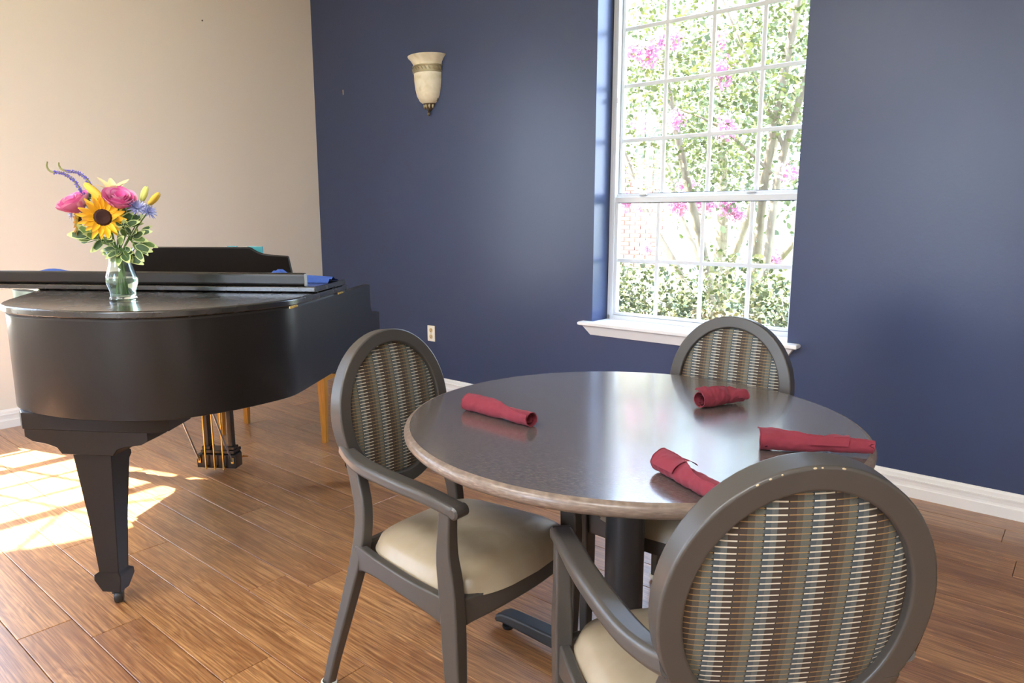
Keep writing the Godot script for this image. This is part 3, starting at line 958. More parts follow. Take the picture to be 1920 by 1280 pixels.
func table() -> void:
	var t := thing("dining_table", "round grey-brown wood dining table with a black pedestal", "table", TC)
	var R := 0.556
	var g := Geo.new()
	var c := g.vert(Vector3(0, 0.762, 0), Vector3.UP, Vector2.ZERO)
	var ring := []
	for k in 96:
		var a := TAU * k / 96.0
		var p := Vector3(cos(a), 0, sin(a)) * (R - 0.014)
		ring.append(g.vert(p + Vector3(0, 0.762, 0), Vector3.UP, Vector2(p.x * 0.94 - p.z * 0.34, p.z * 0.94 + p.x * 0.34)))
	for k in 96:
		g.tri(c, ring[k], ring[(k + 1) % 96])
	put("table_top", g, M.table, t)
	put("table_edge", Geo.new().lathe([Vector2(0.0, 0.7301), Vector2(R - 0.02, 0.7301), Vector2(R - 0.008, 0.733), Vector2(R - 0.001, 0.741), Vector2(R, 0.748), Vector2(R - 0.002, 0.755), Vector2(R - 0.007, 0.760), Vector2(R - 0.014, 0.762)], 96), M.table_edge, t)
	put("column", Geo.new().lathe([Vector2(0.0, 0.04), Vector2(0.05, 0.04), Vector2(0.05, 0.72), Vector2(0.0, 0.72)], 32), M.base_black, t)
	put("spider", Geo.new().box(Vector3(0, 0.715, 0), Vector3(0.62, 0.03, 0.06), 0.004).box(Vector3(0, 0.715, 0), Vector3(0.06, 0.03, 0.62), 0.004), M.base_black, t)
	for k in 4:
		var d := Vector3(cos(k * PI / 2 + 0.09), 0, sin(k * PI / 2 + 0.09))
		var path := [d * 0.03 + Vector3(0, 0.062, 0), d * 0.2 + Vector3(0, 0.054, 0), d * 0.40 + Vector3(0, 0.043, 0), d * 0.435 + Vector3(0, 0.039, 0), d * 0.456 + Vector3(0, 0.03, 0), d * 0.464 + Vector3(0, 0.021, 0)]
		var f := put("foot", Geo.new().sweep(path, [Geo.rr(0.06, 0.05, 0.008, 2), Geo.rr(0.054, 0.042, 0.008, 2), Geo.rr(0.052, 0.034, 0.008, 2), Geo.rr(0.054, 0.03, 0.008, 2), Geo.rr(0.05, 0.024, 0.008, 2), Geo.rr(0.044, 0.012, 0.004, 2)], Vector3.UP), M.base_black, t)
		put("leveller", Geo.new().at(d * 0.43).lathe([Vector2(0.0, 0.0), Vector2(0.016, 0.0), Vector2(0.018, 0.004), Vector2(0.018, 0.012), Vector2(0.006, 0.014), Vector2(0.006, 0.03)], 14), M.rubber, f)

# rolled napkin: spiral sheet along x, from -l/2 to l/2
func napkin(called: String, label: String, material: Material, a: Vector3, b: Vector3, r0: float, r1: float, turns: float, skew: float, flat: float, seed_: int, fan := 0.0) -> void:
	var f := FastNoiseLite.new()
	f.seed = seed_
	f.frequency = 1.0
	var rows := []
	var n_len := 40
	var n_ang := 72
	var len := a.distance_to(b)
	var low := 1e9
	for i in n_len + 1:
		var s := float(i) / n_len
		var row := []
		for j in n_ang + 1:
			var q := float(j) / n_ang
			var th := 2.0 - 1.2 * s + 0.25 * sin(s * 7.0 + seed_) - (1.0 - q) * turns * TAU
			var r := lerpf(r0, r1, s) * (0.36 + 0.6 * q)
			r *= 1.0 + 0.13 * f.get_noise_2d(s * 4.0, q * turns * 2.0) + 0.08 * f.get_noise_2d(s * 11.0, q * turns * 5.0)
			r += 0.0035 * smoothstep(0.93, 1.0, q)
			r *= 1.0 - 0.1 * exp(-pow((s - 0.45 - 0.2 * q) / 0.05, 2))
			var x := (s - 0.5) * len + skew * (q - 0.5) * (1.0 if s > 0.5 else -1.0) * absf(2.0 * s - 1.0)
			var y := r * sin(th) * flat
			var z := r * cos(th)
			if fan > 0.0 and s > 0.35:
				var w := (s - 0.35) / 0.65
				z *= 1.0 + fan * w
				y *= 1.0 - 0.45 * w
				y += 0.0035 * sin(z * 260.0) * w
			low = minf(low, y)
			row.append(Vector3(x, y, z))
		rows.append(row)
	for row in rows:
		for j in row.size():
			row[j].y -= low
	var g := Geo.new()
	g.grid(rows, false, Vector3(0, 0.012, 0))
	# loose corner folded over the outside
	var t := []
	var side := 1.0 if seed_ % 2 == 0 else -1.0
	for i in 13:
		var row := []
		var q := i / 12.0
		for j in 13:
			var w := j / 12.0
			var sc := (0.22 if seed_ % 3 == 0 else 0.6) + 0.22 * q
			var s := clampf(sc + (2.0 * w - 1.0) * (0.015 + 0.17 * (1.0 - q)), 0.03, 0.97)
			var th := lerpf(0.2, 2.5, q) if side > 0 else lerpf(2.9, 0.7, q)
			var r := lerpf(r0, r1, s) * 1.08 + 0.001 + 0.001 * sin(w * 6.0 + q * 3.0)
			var zz := r * cos(th)
			var yy := r * sin(th) * flat
			if fan > 0.0 and s > 0.35:
				zz *= 1.0 + fan * (s - 0.35) / 0.65
				yy *= 1.0 - 0.45 * (s - 0.35) / 0.65
			row.append(Vector3((s - 0.5) * len, yy - low, zz))
		t.append(row)
	var fold := Geo.new()
	fold.grid(t, false, Vector3(0, 0.012, 0))
	var o := thing(called, label, "napkin", (a + b) / 2.0, atan2(-(b - a).z, (b - a).x), "rolled napkins on the table")
	var roll := put("rolled_cloth", g, material, o)
	var edge := []
	for row in rows:
		edge.append(row[n_ang])
	var hem := Geo.new().tube(edge, [0.0013], 6)
	for end in [rows[0], rows[n_len]]:
		var arc := []
		for j in range(n_ang - 40, n_ang + 1):
			arc.append(end[j])
		hem.tube(arc, [0.0013], 6, Vector3(1, 0.1, 0.1))
	put("hem", hem, material, roll)
	if seed_ == 6 or seed_ == 14:
		put("folded_corner", fold, material, o)

func napkins() -> void:
	var y := 0.7622
	napkin("napkin", "burgundy napkin rolled into a smooth cylinder, in front of the piano-side chair", M.napkin, Vector3(3.80, y, 2.235), Vector3(4.015, y, 2.247), 0.0265, 0.0245, 1.9, 0.012, 0.86, 5)
	napkin("napkin_001", "burgundy napkin rolled into a short open fan near the window chair", M.napkin, Vector3(4.25, y, 1.832), Vector3(4.30, y, 1.715), 0.027, 0.033, 2.2, 0.01, 0.98, 9, 0.3)
	napkin("napkin_002", "crimson napkin rolled long and narrow at the table edge", M.napkin, Vector3(4.50, y, 2.06), Vector3(4.69, y, 1.962), 0.029, 0.019, 1.9, 0.012, 0.85, 14)
	napkin("napkin_003", "burgundy napkin loosely twisted with a folded corner, beside the chipped chair", M.napkin, Vector3(4.405, y, 2.325), Vector3(4.56, y, 2.403), 0.027, 0.027, 1.7, 0.02, 0.84, 6)

# ---------------------------------------------------------------- wall things
func sconce() -> void:
	var s := thing("wall_sconce", "cream alabaster wall sconce with a pewter leaf band", "sconce", Vector3(1.335, 1.948, 0))
	s.scale = Vector3(1.2, 0.945, 1.15)
	var z := Vector2(1.0, 0.9)
	put("shade", Geo.new().lathe([Vector2(0.045, 0.088), Vector2(0.063, 0.105), Vector2(0.079, 0.14), Vector2(0.089, 0.19), Vector2(0.0945, 0.25), Vector2(0.096, 0.31), Vector2(0.0975, 0.345), Vector2(0.102, 0.365), Vector2(0.115, 0.388), Vector2(0.129, 0.404), Vector2(0.132, 0.412), Vector2(0.128, 0.414), Vector2(0.112, 0.398), Vector2(0.098, 0.372), Vector2(0.09, 0.31), Vector2(0.075, 0.15), Vector2(0.045, 0.092)], 36, 0.0, PI, z), M.alabaster, s)
	var band := put("band", Geo.new().lathe([Vector2(0.0955, 0.295), Vector2(0.1025, 0.298), Vector2(0.1025, 0.304), Vector2(0.099, 0.307), Vector2(0.099, 0.335), Vector2(0.104, 0.338), Vector2(0.104, 0.345), Vector2(0.098, 0.348)], 36, 0.0, PI, z), M.pewter, s)
	for k in 13:
		var a := PI * (k + 0.5) / 13.0
		var g := Geo.new()
		var d := Vector3(cos(a) * 0.1, 0.321, sin(a) * 0.09)
		g.at(d, Basis(Vector3.UP, -a + PI / 2) * Basis(Vector3(0, 0, 1), 0.6)).lathe([Vector2(0.0, -0.016), Vector2(0.004, -0.008), Vector2(0.0055, 0.0), Vector2(0.004, 0.008), Vector2(0.0, 0.016)], 8)
		put("leaf", g, M.pewter, band)
	var cup := put("finial_cup", Geo.new().lathe([Vector2(0.008, 0.036), Vector2(0.02, 0.048), Vector2(0.036, 0.072), Vector2(0.043, 0.09), Vector2(0.047, 0.094), Vector2(0.045, 0.1), Vector2(0.0, 0.1)], 24, 0.0, PI, z), M.bronze, s)
	for k in 5:
		var a := PI * (k + 0.5) / 5.0
		put("leaf", Geo.new().at(Vector3(cos(a) * 0.035, 0.07, sin(a) * 0.031), Basis(Vector3.UP, -a + PI / 2)).lathe([Vector2(0.0, -0.02), Vector2(0.006, -0.008), Vector2(0.008, 0.006), Vector2(0.0, 0.022)], 8), M.pewter, cup)
	put("finial_drop", Geo.new().at(Vector3(0, 0, 0.012)).lathe([Vector2(0.0, 0.0), Vector2(0.005, 0.004), Vector2(0.009, 0.014), Vector2(0.008, 0.022), Vector2(0.005, 0.028), Vector2(0.008, 0.034), Vector2(0.0, 0.038)], 14), M.bronze, s)
	put("back_plate", Geo.new().box(Vector3(0, 0.24, 0.004), Vector3(0.14, 0.28, 0.008), 0.003), M.bronze, s)

func small_wall_things() -> void:
	var o := thing("wall_outlet", "white electrical outlet low on the blue wall", "outlet", Vector3(1.305, 0.372, 0))
	put("cover_plate", Geo.new().box(Vector3(0, 0.058, 0.003), Vector3(0.078, 0.116, 0.006), 0.003), M.plate, o)
	for y in [0.035, 0.081]:
		var r := put("receptacle", Geo.new().at(Vector3(0, y, 0.006), Basis(Vector3(1, 0, 0), PI / 2)).lathe([Vector2(0.0, 0.0022), Vector2(0.0155, 0.0022), Vector2(0.017, 0.0), Vector2(0.017, -0.002)], 20), M.almond, o)
		for x in [-0.0065, 0.0065]:
			put("slot", Geo.new().box(Vector3(x, y + 0.004, 0.0082), Vector3(0.0022, 0.008, 0.001), 0.0003), M.dark, r)
		put("ground_hole", Geo.new().box(Vector3(0, y - 0.008, 0.0082), Vector3(0.005, 0.005, 0.001), 0.0004), M.dark, r)
	put("screw", Geo.new().at(Vector3(0, 0.058, 0.006), Basis(Vector3(1, 0, 0), PI / 2)).lathe([Vector2(0.0, 0.001), Vector2(0.003, 0.0008), Vector2(0.0034, 0.0)], 10), M.steel, o)
	var b := thing("wall_box", "small white box on the cream wall behind the piano lid", "box", Vector3(0, 0.77, 2.115))
	put("case", Geo.new().box(Vector3(0.03, 0.032, 0), Vector3(0.06, 0.064, 0.11), 0.004), M.plate, b)
	put("lid", Geo.new().box(Vector3(0.031, 0.066, 0), Vector3(0.064, 0.005, 0.114), 0.002), M.plate, b)
	var nail := put("nail", Geo.new().at(Vector3(0.004, 2.614, 0.9), Basis(Vector3(0, 0, 1), -PI / 2)).lathe([Vector2(0.0, 0.006), Vector2(0.005, 0.006), Vector2(0.0055, 0.004), Vector2(0.002, 0.003), Vector2(0.002, -0.004)], 10), M.bronze)
	tag(nail, "small nail high on the cream wall", "nail")
	var chip := put("wall_patch", Geo.new().box(Vector3(0.374, 2.212, 0.001), Vector3(0.009, 0.036, 0.002), 0.0008), M.chip)
	tag(chip, "tiny pale scrape mark high on the blue wall near the corner", "mark")

# ---------------------------------------------------------------- flowers
const VB := Vector3(2.575, 0.99, 2.578)
const FR := Vector3(0.766, 0, -0.643)
const FT := Vector3(0.933, 0, 0.36)

func fp(px: float, py: float, t := 0.0) -> Vector3:
	return VB + FR * (px - 232.0) / 573.0 + Vector3.UP * (565.0 - py) / 573.0 + FT * t

func facing(nn: Vector3) -> Basis:                   # y axis along nn
	nn = nn.normalized()
	var s := nn.cross(Vector3.UP if absf(nn.y) < 0.9 else FR).normalized()
	return Basis(s, nn, s.cross(nn))

# a petal along +z from the origin, cupped
func petal(len: float, wid: float, cup: float, lift: float, tip := 0.5, nl := 7, nw := 5, notch := 0.0) -> Geo:
	var rows := []
	for i in nl + 1:
		var s := float(i) / nl
		var w := wid * pow(sin(PI * pow(s, tip) * 0.93 + 0.1), 0.8) * 0.5
		var row := []
		for j in nw:
			var q := 2.0 * j / (nw - 1) - 1.0
			row.append(Vector3(q * w, lift * s * s * len + cup * q * q * w, s * len - notch * (1.0 - absf(q)) * s * len * 0.1))
		rows.append(row)
	return Geo.new().grid(rows, false, Vector3(0, -1, 0))

func flower_mat(a: Color, back := 0.35) -> StandardMaterial3D:
	var m := mat(a, 0.6)
	m.backlight_enabled = true
	m.backlight = Color(back, back, back)
	return m

func stem(o: Node3D, from: Vector3, r := 0.0022) -> void:
	var a := VB + FR * rng.randf_range(-0.02, 0.02) + FT * rng.randf_range(-0.018, 0.018) + Vector3(0, 0.02, 0)
	var b := VB + FR * rng.randf_range(-0.011, 0.011) + FT * rng.randf_range(-0.01, 0.01) + Vector3(0, 0.14, 0)
	var p := catmull([a - o.position, b - o.position, (b + from) / 2.0 + Vector3(0, 0.01, 0) - o.position, from - o.position], 5)
	put("stem", Geo.new().tube(p, [r], 7), M.stem, o)

func rose(called: String, label: String, at: Vector3, nn: Vector3, r: float) -> void:
	var o := thing(called, label, "flower", at)
	var bs := facing(nn)
	var ring := 0
	for q in [[0.25, 3, 1.5, 0.9], [0.42, 4, 1.25, 0.85], [0.6, 5, 1.0, 0.75], [0.8, 6, 0.75, 0.6], [1.0, 6, 0.5, 0.45]]:
		for k in q[1]:
			var a: float = TAU * k / q[1] + ring * 0.7
			# a cupped shell standing on the base
			var rows := []
			for i in 7:
				var s := i / 6.0
				var row := []
				for j in 7:
					var w := 2.0 * j / 6.0 - 1.0
					var half: float = PI / q[1] * 1.35
					var rr: float = r * q[0] * (0.35 + 0.65 * sin(s * PI * 0.52)) + r * 0.12 * s * s * s * (2.0 - q[3])
					var hh: float = r * (1.15 * s * (0.75 + 0.5 * q[3] * 0.6) - 0.75) - r * 0.22 * w * w * s - 0.03 * r * q[2] * 0.0
					row.append(Vector3(cos(a + w * half) * rr, hh, sin(a + w * half) * rr))
				rows.append(row)
			var g := Geo.new().at(Vector3.ZERO, bs).grid(rows, false, Vector3(0, 0, 0))
			put("petal", g, [M.rose_in, M.rose_mid, M.rose_out][(ring * 2 + k) % 3], o)
		ring += 1
	for k in 5:
		var a := TAU * k / 5.0
		put("sepal", petal_at(bs * Vector3(0, -r * 0.8, 0), bs * Basis(Vector3.UP, a) * Basis(Vector3(1, 0, 0), -0.7), r * 0.9, r * 0.32, 0.2, 0.2), M.stem, o)
	stem(o, at + bs * Vector3(0, -r * 0.8, 0))

func petal_at(p: Vector3, b: Basis, len: float, wid: float, cup: float, lift: float, tip := 0.5) -> Geo:
	var g := petal(len, wid, cup, lift, tip)
	var out := Geo.new()
	for i in g.v.size():
		out.v.append(p + b * g.v[i])
		out.n.append((b * g.n[i]).normalized())
		out.t.append(g.t[i])
	out.ix = g.ix
	return out

func daisy(called: String, label: String, at: Vector3, nn: Vector3, layers: Array, disc: float, mats: Array, dmat: Material, wid: float) -> Node3D:
	var o := thing(called, label, "flower", at)
	var bs := facing(nn)
	var k2 := 0
	for q in layers:                                   # [length, count, tilt up, lift]
		for k in q[1]:
			var a: float = TAU * k / q[1] + k2 * 0.37 + rng.randf_range(-0.07, 0.07)
			var len: float = q[0] * rng.randf_range(0.9, 1.08)
			var b := bs * Basis(Vector3.UP, a) * Basis(Vector3(1, 0, 0), -q[2] + rng.randf_range(-0.1, 0.1))
			put("petal", petal_at(bs * Vector3(sin(a), 0, cos(a)) * disc * 0.8, b, len, wid, 0.35, q[3], 0.62), mats[k2 % mats.size()], o)
		k2 += 1
	if disc > 0.004:
		put("disc", Geo.new().at(Vector3.ZERO, bs).lathe([Vector2(0.0, disc * 0.18), Vector2(disc * 0.35, disc * 0.22), Vector2(disc * 0.75, disc * 0.3), Vector2(disc, disc * 0.1), Vector2(disc, -disc * 0.4), Vector2(0.0, -disc * 0.6)], 20), dmat, o)
	stem(o, at - bs.y * maxf(disc, 0.006))
	return o

func bud(called: String, label: String, a: Vector3, b: Vector3, r: float, material: Material) -> void:
	var o := thing(called, label, "flower bud", a)
	var d := b - a
	var bs := facing(d)
	var l := d.length()
	for k in 3:
		var an := TAU * k / 3.0
		var g := Geo.new()
		g.at(bs * Vector3(cos(an) * r * 0.28, 0, sin(an) * r * 0.28), bs).lathe([Vector2(0.0, 0.0), Vector2(r * 0.45, l * 0.08), Vector2(r * 0.72, l * 0.35), Vector2(r * 0.78, l * 0.6), Vector2(r * 0.55, l * 0.87), Vector2(r * 0.22, l * 0.98), Vector2(0.0, l)], 10)
		put("petal", g, material, o)
	stem(o, a, 0.0018)

func leaf_geo(len: float, wid: float, bend: float, scale_: float) -> Geo:
	var rows := []
	for i in 7:
		var s := i / 6.0
		var w := wid * pow(sin(PI * pow(s, 0.8) * 0.96 + 0.05), 0.75) * 0.5 * scale_
		var row := []
		for j in 5:
			var q := 2.0 * j / 4.0 - 1.0
			row.append(Vector3(q * w, bend * s * s * len + absf(q) * w * 0.3 - (0.0006 if scale_ < 1.0 else 0.0) * -1.0, 0.04 * len * (1.0 - scale_) * 4.0 + s * len * lerpf(1.0, scale_, 0.6)))
		rows.append(row)
	return Geo.new().grid(rows, false, Vector3(0, -1, 0))

func sprig(called: String, label: String, base: Vector3, dirs: Array) -> void:
	var o := thing(called, label, "foliage", base, 0.0, "variegated foliage sprigs in the vase")
	var edge := leaf_geo(1.0, 0.46, -0.12, 1.0)
	var inner := leaf_geo(1.0, 0.46, -0.12, 0.8)
	var all := dirs.duplicate()
	for d in dirs:
		all.append([d[0] + rng.randf_range(-9, 9), d[1] + rng.randf_range(-8, 8), d[2] - 0.012, d[3] * 0.9])
	for d in all:                                      # [px, py, t, length]
		var tip := fp(d[0], d[1], d[2])
		var dir := (tip - base).normalized()
		dir = (dir + Vector3(rng.randf_range(-0.35, 0.35), rng.randf_range(-0.3, 0.3), rng.randf_range(-0.35, 0.35))).normalized()
		var side := dir.cross(FT + Vector3(rng.randf_range(-0.6, 0.6), rng.randf_range(0.0, 0.8), rng.randf_range(-0.6, 0.6))).normalized()
		var up := dir.cross(side).normalized()
		if up.dot(FT + Vector3.UP * 0.5) < 0.0:
			up = -up
			side = -side
		var b := Basis(side, up, dir)
		var from: Vector3 = tip - dir * d[3] * 0.55
		var l := put("leaf", edge.mesh(), M.leaf_edge, o)
		l.transform = Transform3D(b * (d[3] * 1.3), from - base)
		var c := put("leaf_blade", inner.mesh(), M.leaf_dark if rng.randf() < 0.6 else M.leaf_mid, l)
		c.position = Vector3(0, 0.012, 0)
		put("stalk", Geo.new().tube([Vector3.ZERO, (from - base) * 0.5 + Vector3(0, 0.004, 0), from - base], [0.0014, 0.0012, 0.001], 5), M.stem, o)

func bouquet() -> void:
	rng.seed = 2024
	M.stem = flower_mat(c8(92, 128, 52), 0.2)
	M.leaf_edge = flower_mat(c8(188, 200, 132), 0.3)
	M.leaf_dark = flower_mat(c8(58, 84, 46), 0.25)
	M.leaf_mid = flower_mat(c8(104, 132, 70), 0.3)
	M.rose_in = flower_mat(c8(236, 118, 180), 0.35)
	M.rose_mid = flower_mat(c8(226, 92, 162), 0.35)
	M.rose_out = flower_mat(c8(244, 166, 198), 0.4)
	M.yellow = flower_mat(c8(255, 204, 22), 0.35)
	M.yellow2 = flower_mat(c8(252, 188, 14), 0.35)
	M.brown = mat(c8(58, 30, 22), 0.9)
	M.lily = flower_mat(c8(250, 218, 150), 0.5)
	M.bud_y = flower_mat(c8(222, 182, 60), 0.35)
	M.bud_g = flower_mat(c8(206, 206, 110), 0.4)
	M.mum = flower_mat(c8(148, 154, 206), 0.4)
	M.mum2 = flower_mat(c8(176, 182, 222), 0.4)
	M.violet = flower_mat(c8(98, 86, 200), 0.3)
	M.spike_g = flower_mat(c8(126, 126, 70), 0.2)
	M.white_p = flower_mat(c8(236, 238, 226), 0.4)
	# vase of clear glass, with water
	var v := thing("glass_vase", "clear glass vase holding the mixed bouquet on the piano lid", "vase", VB)
	put("glass", Geo.new().lathe([Vector2(0.0, 0.0), Vector2(0.037, 0.0), Vector2(0.041, 0.004), Vector2(0.041, 0.009), Vector2(0.0375, 0.013), Vector2(0.0385, 0.03), Vector2(0.0455, 0.05), Vector2(0.0475, 0.065), Vector2(0.045, 0.082), Vector2(0.038, 0.102), Vector2(0.033, 0.12), Vector2(0.0325, 0.132), Vector2(0.036, 0.146), Vector2(0.043, 0.16), Vector2(0.047, 0.166), Vector2(0.0455, 0.1672), Vector2(0.041, 0.161), Vector2(0.0338, 0.147), Vector2(0.0302, 0.132), Vector2(0.0307, 0.12), Vector2(0.0357, 0.102), Vector2(0.0427, 0.082), Vector2(0.0452, 0.065), Vector2(0.0432, 0.05), Vector2(0.036, 0.03), Vector2(0.034, 0.014), Vector2(0.0, 0.012)], 40), M.glass, v)
	put("water", Geo.new().lathe([Vector2(0.0, 0.0115), Vector2(0.0342, 0.0138), Vector2(0.0362, 0.03), Vector2(0.0434, 0.05), Vector2(0.0454, 0.065), Vector2(0.0444, 0.073), Vector2(0.0, 0.073)], 40), M.water, v)
	daisy("sunflower", "large yellow sunflower with a dark brown centre in the vase", fp(208, 413, 0.055), FT + FR * 0.25 + Vector3.UP * 0.12, [[0.052, 17, 0.05, 0.1], [0.046, 15, 0.3, 0.1]], 0.0265, [M.yellow, M.yellow2], M.brown, 0.019)
	daisy("sunflower_001", "smaller yellow sunflower half hidden behind the large one", fp(164, 420, 0.01), FT * 0.4 - FR + Vector3.UP * 0.1, [[0.036, 13, 0.1, 0.1], [0.03, 12, 0.35, 0.1]], 0.014, [M.yellow, M.yellow2], M.brown, 0.014)
	rose("rose", "pink rose on the outer side of the bouquet, beside the violet spikes", fp(157, 385, 0.03), Vector3.UP * 0.75 - FR * 0.5 + FT * 0.5, 0.044)
	rose("rose_001", "pink rose between the sunflower and the lily", fp(241, 378, 0.045), Vector3.UP * 0.85 + FR * 0.15 + FT * 0.55, 0.042)
	daisy("lily", "open cream-yellow lily at the top of the bouquet", fp(231, 370, -0.01), Vector3.UP * 0.9 + FT * 0.3, [[0.062, 6, 0.95, -0.25]], 0.004, [M.lily], M.brown, 0.028)
	bud("lily_bud", "yellow lily bud leaning over the sunflower", fp(216, 384, 0.03), fp(181, 352, 0.03), 0.0125, M.bud_y)
	bud("lily_bud_001", "greenish lily bud standing upright behind the blue flowers", fp(282, 384, 0.0), fp(294, 357, 0.0), 0.0105, M.bud_g)
	bud("lily_bud_002", "golden lily bud slanting outward past the blue flowers", fp(294, 390, 0.01), fp(315, 369, 0.01), 0.0105, M.bud_y)
	daisy("chrysanthemum", "larger pale blue chrysanthemum next to the pink rose", fp(271, 396, 0.035), FT * 0.7 + Vector3.UP * 0.6 + FR * 0.1, [[0.03, 16, 0.05, 0.05], [0.026, 14, 0.45, 0.1], [0.018, 12, 0.9, 0.1]], 0.004, [M.mum, M.mum2], M.mum, 0.0075)
	daisy("chrysanthemum_001", "smaller pale blue chrysanthemum at the outer edge of the bouquet", fp(293, 402, 0.02), FT * 0.4 + Vector3.UP * 0.5 + FR * 0.7, [[0.026, 14, 0.05, 0.05], [0.022, 12, 0.5, 0.1], [0.015, 10, 0.9, 0.1]], 0.004, [M.mum, M.mum2], M.mum, 0.0065)
	daisy("chrysanthemum_002", "small white chrysanthemum between the rose and the lily bud", fp(196, 385, 0.012), FT * 0.7 + Vector3.UP * 0.5, [[0.014, 12, 0.3, 0.1], [0.011, 10, 0.8, 0.1]], 0.004, [M.white_p], M.leaf_edge, 0.006)
	daisy("chrysanthemum_003", "pale blue chrysanthemum peeking out below the outer rose", fp(152, 407, 0.0), FT * 0.4 - FR * 0.6, [[0.022, 12, 0.1, 0.1], [0.016, 10, 0.6, 0.1]], 0.004, [M.mum2], M.mum2, 0.006)
	# veronica spikes
	var which := 0
	for line in [[[117, 313], [115, 321], [118, 328], [126, 332], [140, 333], [153, 339], [163, 349], [171, 362], [178, 374]], [[138, 315], [138, 321], [142, 327], [154, 331], [168, 332], [180, 339], [188, 349], [195, 362]]]:
		var pts := []
		for q in line:
			pts.append(fp(q[0], q[1], 0.0 if which == 0 else 0.012))
		var o := thing("veronica_spike" if which == 0 else "veronica_spike_001", ["long curved violet veronica spike with a curled green tip", "shorter violet veronica spike arching behind the longer one"][which], "flower", pts[pts.size() - 1])
		var path := catmull(pts, 6)
		for i in path.size():
			path[i] -= o.position
		var rad := []
		for i in path.size():
			rad.append(0.0018 + 0.0012 * smoothstep(0.0, 0.2, float(i) / path.size()))
		put("spike_core", Geo.new().tube(path, rad, 7), M.spike_g, o)
		var fl := Geo.new()
		var gr := Geo.new()
		for i in range(1, path.size() - 2):
			var s := float(i) / path.size()
			for k in 9:
				var d := Vector3(rng.randf_range(-1, 1), rng.randf_range(-1, 1), rng.randf_range(-1, 1)).normalized()
				var tgt := gr if s < 0.36 else fl
				var b := facing(d)
				var q: Vector3 = path[i].lerp(path[i + 1], rng.randf())
				var sz := 0.0022 if s < 0.36 else 0.0062 * rng.randf_range(0.7, 1.2)
				tgt.at(q, b).lathe([Vector2(0.0, 0.0), Vector2(sz * 0.28, sz * 0.5), Vector2(0.0, sz * 1.3)], 4)
		var m1 := put("florets", fl, M.violet, o)
		m1.set_meta("kind", "stuff")
		var m2 := put("green_buds", gr, M.spike_g, o)
		m2.set_meta("kind", "stuff")
		stem(o, pts[pts.size() - 1], 0.0018)
		which += 1
	# variegated leaves, in sprigs
	sprig("foliage_sprig", "variegated green sprig hanging in front of the vase neck", fp(232, 470, 0.02), [[222, 478, 0.045, 0.04], [243, 484, 0.05, 0.05], [236, 455, 0.05, 0.038], [213, 470, 0.03, 0.035], [258, 490, 0.04, 0.045], [230, 487, 0.04, 0.036], [248, 470, 0.05, 0.036]])
	sprig("foliage_sprig_001", "variegated green sprig spreading towards the music desk", fp(255, 455, 0.01), [[275, 468, 0.03, 0.042], [288, 462, 0.01, 0.036], [270, 452, 0.03, 0.04], [262, 442, 0.045, 0.04], [250, 432, 0.05, 0.036], [281, 440, 0.02, 0.036], [268, 480, 0.04, 0.04], [243, 440, 0.055, 0.034]])
	sprig("foliage_sprig_002", "variegated green sprig spreading beneath the large sunflower", fp(205, 455, 0.01), [[163, 444, 0.02, 0.05], [175, 438, 0.03, 0.045], [187, 446, 0.035, 0.04], [200, 452, 0.045, 0.038], [216, 448, 0.055, 0.036], [195, 462, 0.02, 0.04], [170, 452, 0.01, 0.034]])
	sprig("foliage_sprig_003", "dark green sprig filling the middle of the bouquet", fp(235, 430, -0.005), [[250, 415, 0.02, 0.05], [238, 425, 0.04, 0.05], [258, 425, 0.03, 0.046], [226, 400, -0.01, 0.05], [190, 395, -0.01, 0.045], [180, 410, -0.01, 0.045], [245, 405, -0.005, 0.05], [265, 415, 0.015, 0.042], [185, 372, -0.01, 0.034], [205, 395, -0.02, 0.05]])

# ---------------------------------------------------------------- outdoors
func leaf_card() -> ArrayMesh:
	var g := Geo.new()
	var p := [Vector3(0, 0, 0), Vector3(0.32, 0.06, 0.35), Vector3(0.26, 0.05, 0.72), Vector3(0, 0, 1.0), Vector3(-0.26, 0.05, 0.72), Vector3(-0.32, 0.06, 0.35)]
	var c := g.vert(Vector3(0, -0.02, 0.5), Vector3.UP)
	var id := []
	for q in p:
		id.append(g.vert(q, Vector3.UP))
	for k in 6:
		g.tri(c, id[k], id[(k + 1) % 6])
	return g.mesh()

func scatter(called: String, parent: Node3D, card: Mesh, material: Material, xf: Array, col: PackedColorArray) -> void:
	var mm := MultiMesh.new()
	mm.transform_format = MultiMesh.TRANSFORM_3D
	mm.use_colors = true
	mm.mesh = card
	mm.instance_count = xf.size()
	for i in xf.size():
		mm.set_instance_transform(i, xf[i])
		mm.set_instance_color(i, col[i])
	var o := MultiMeshInstance3D.new()
	o.name = called
	o.multimesh = mm
	o.material_override = material
	o.set_meta("kind", "stuff")
	parent.add_child(o, true)

func rand_basis() -> Basis:
	return Basis(Vector3(rng.randf_range(-1, 1), rng.randf_range(-1, 1), rng.randf_range(-1, 1)).normalized(), rng.randf() * TAU)

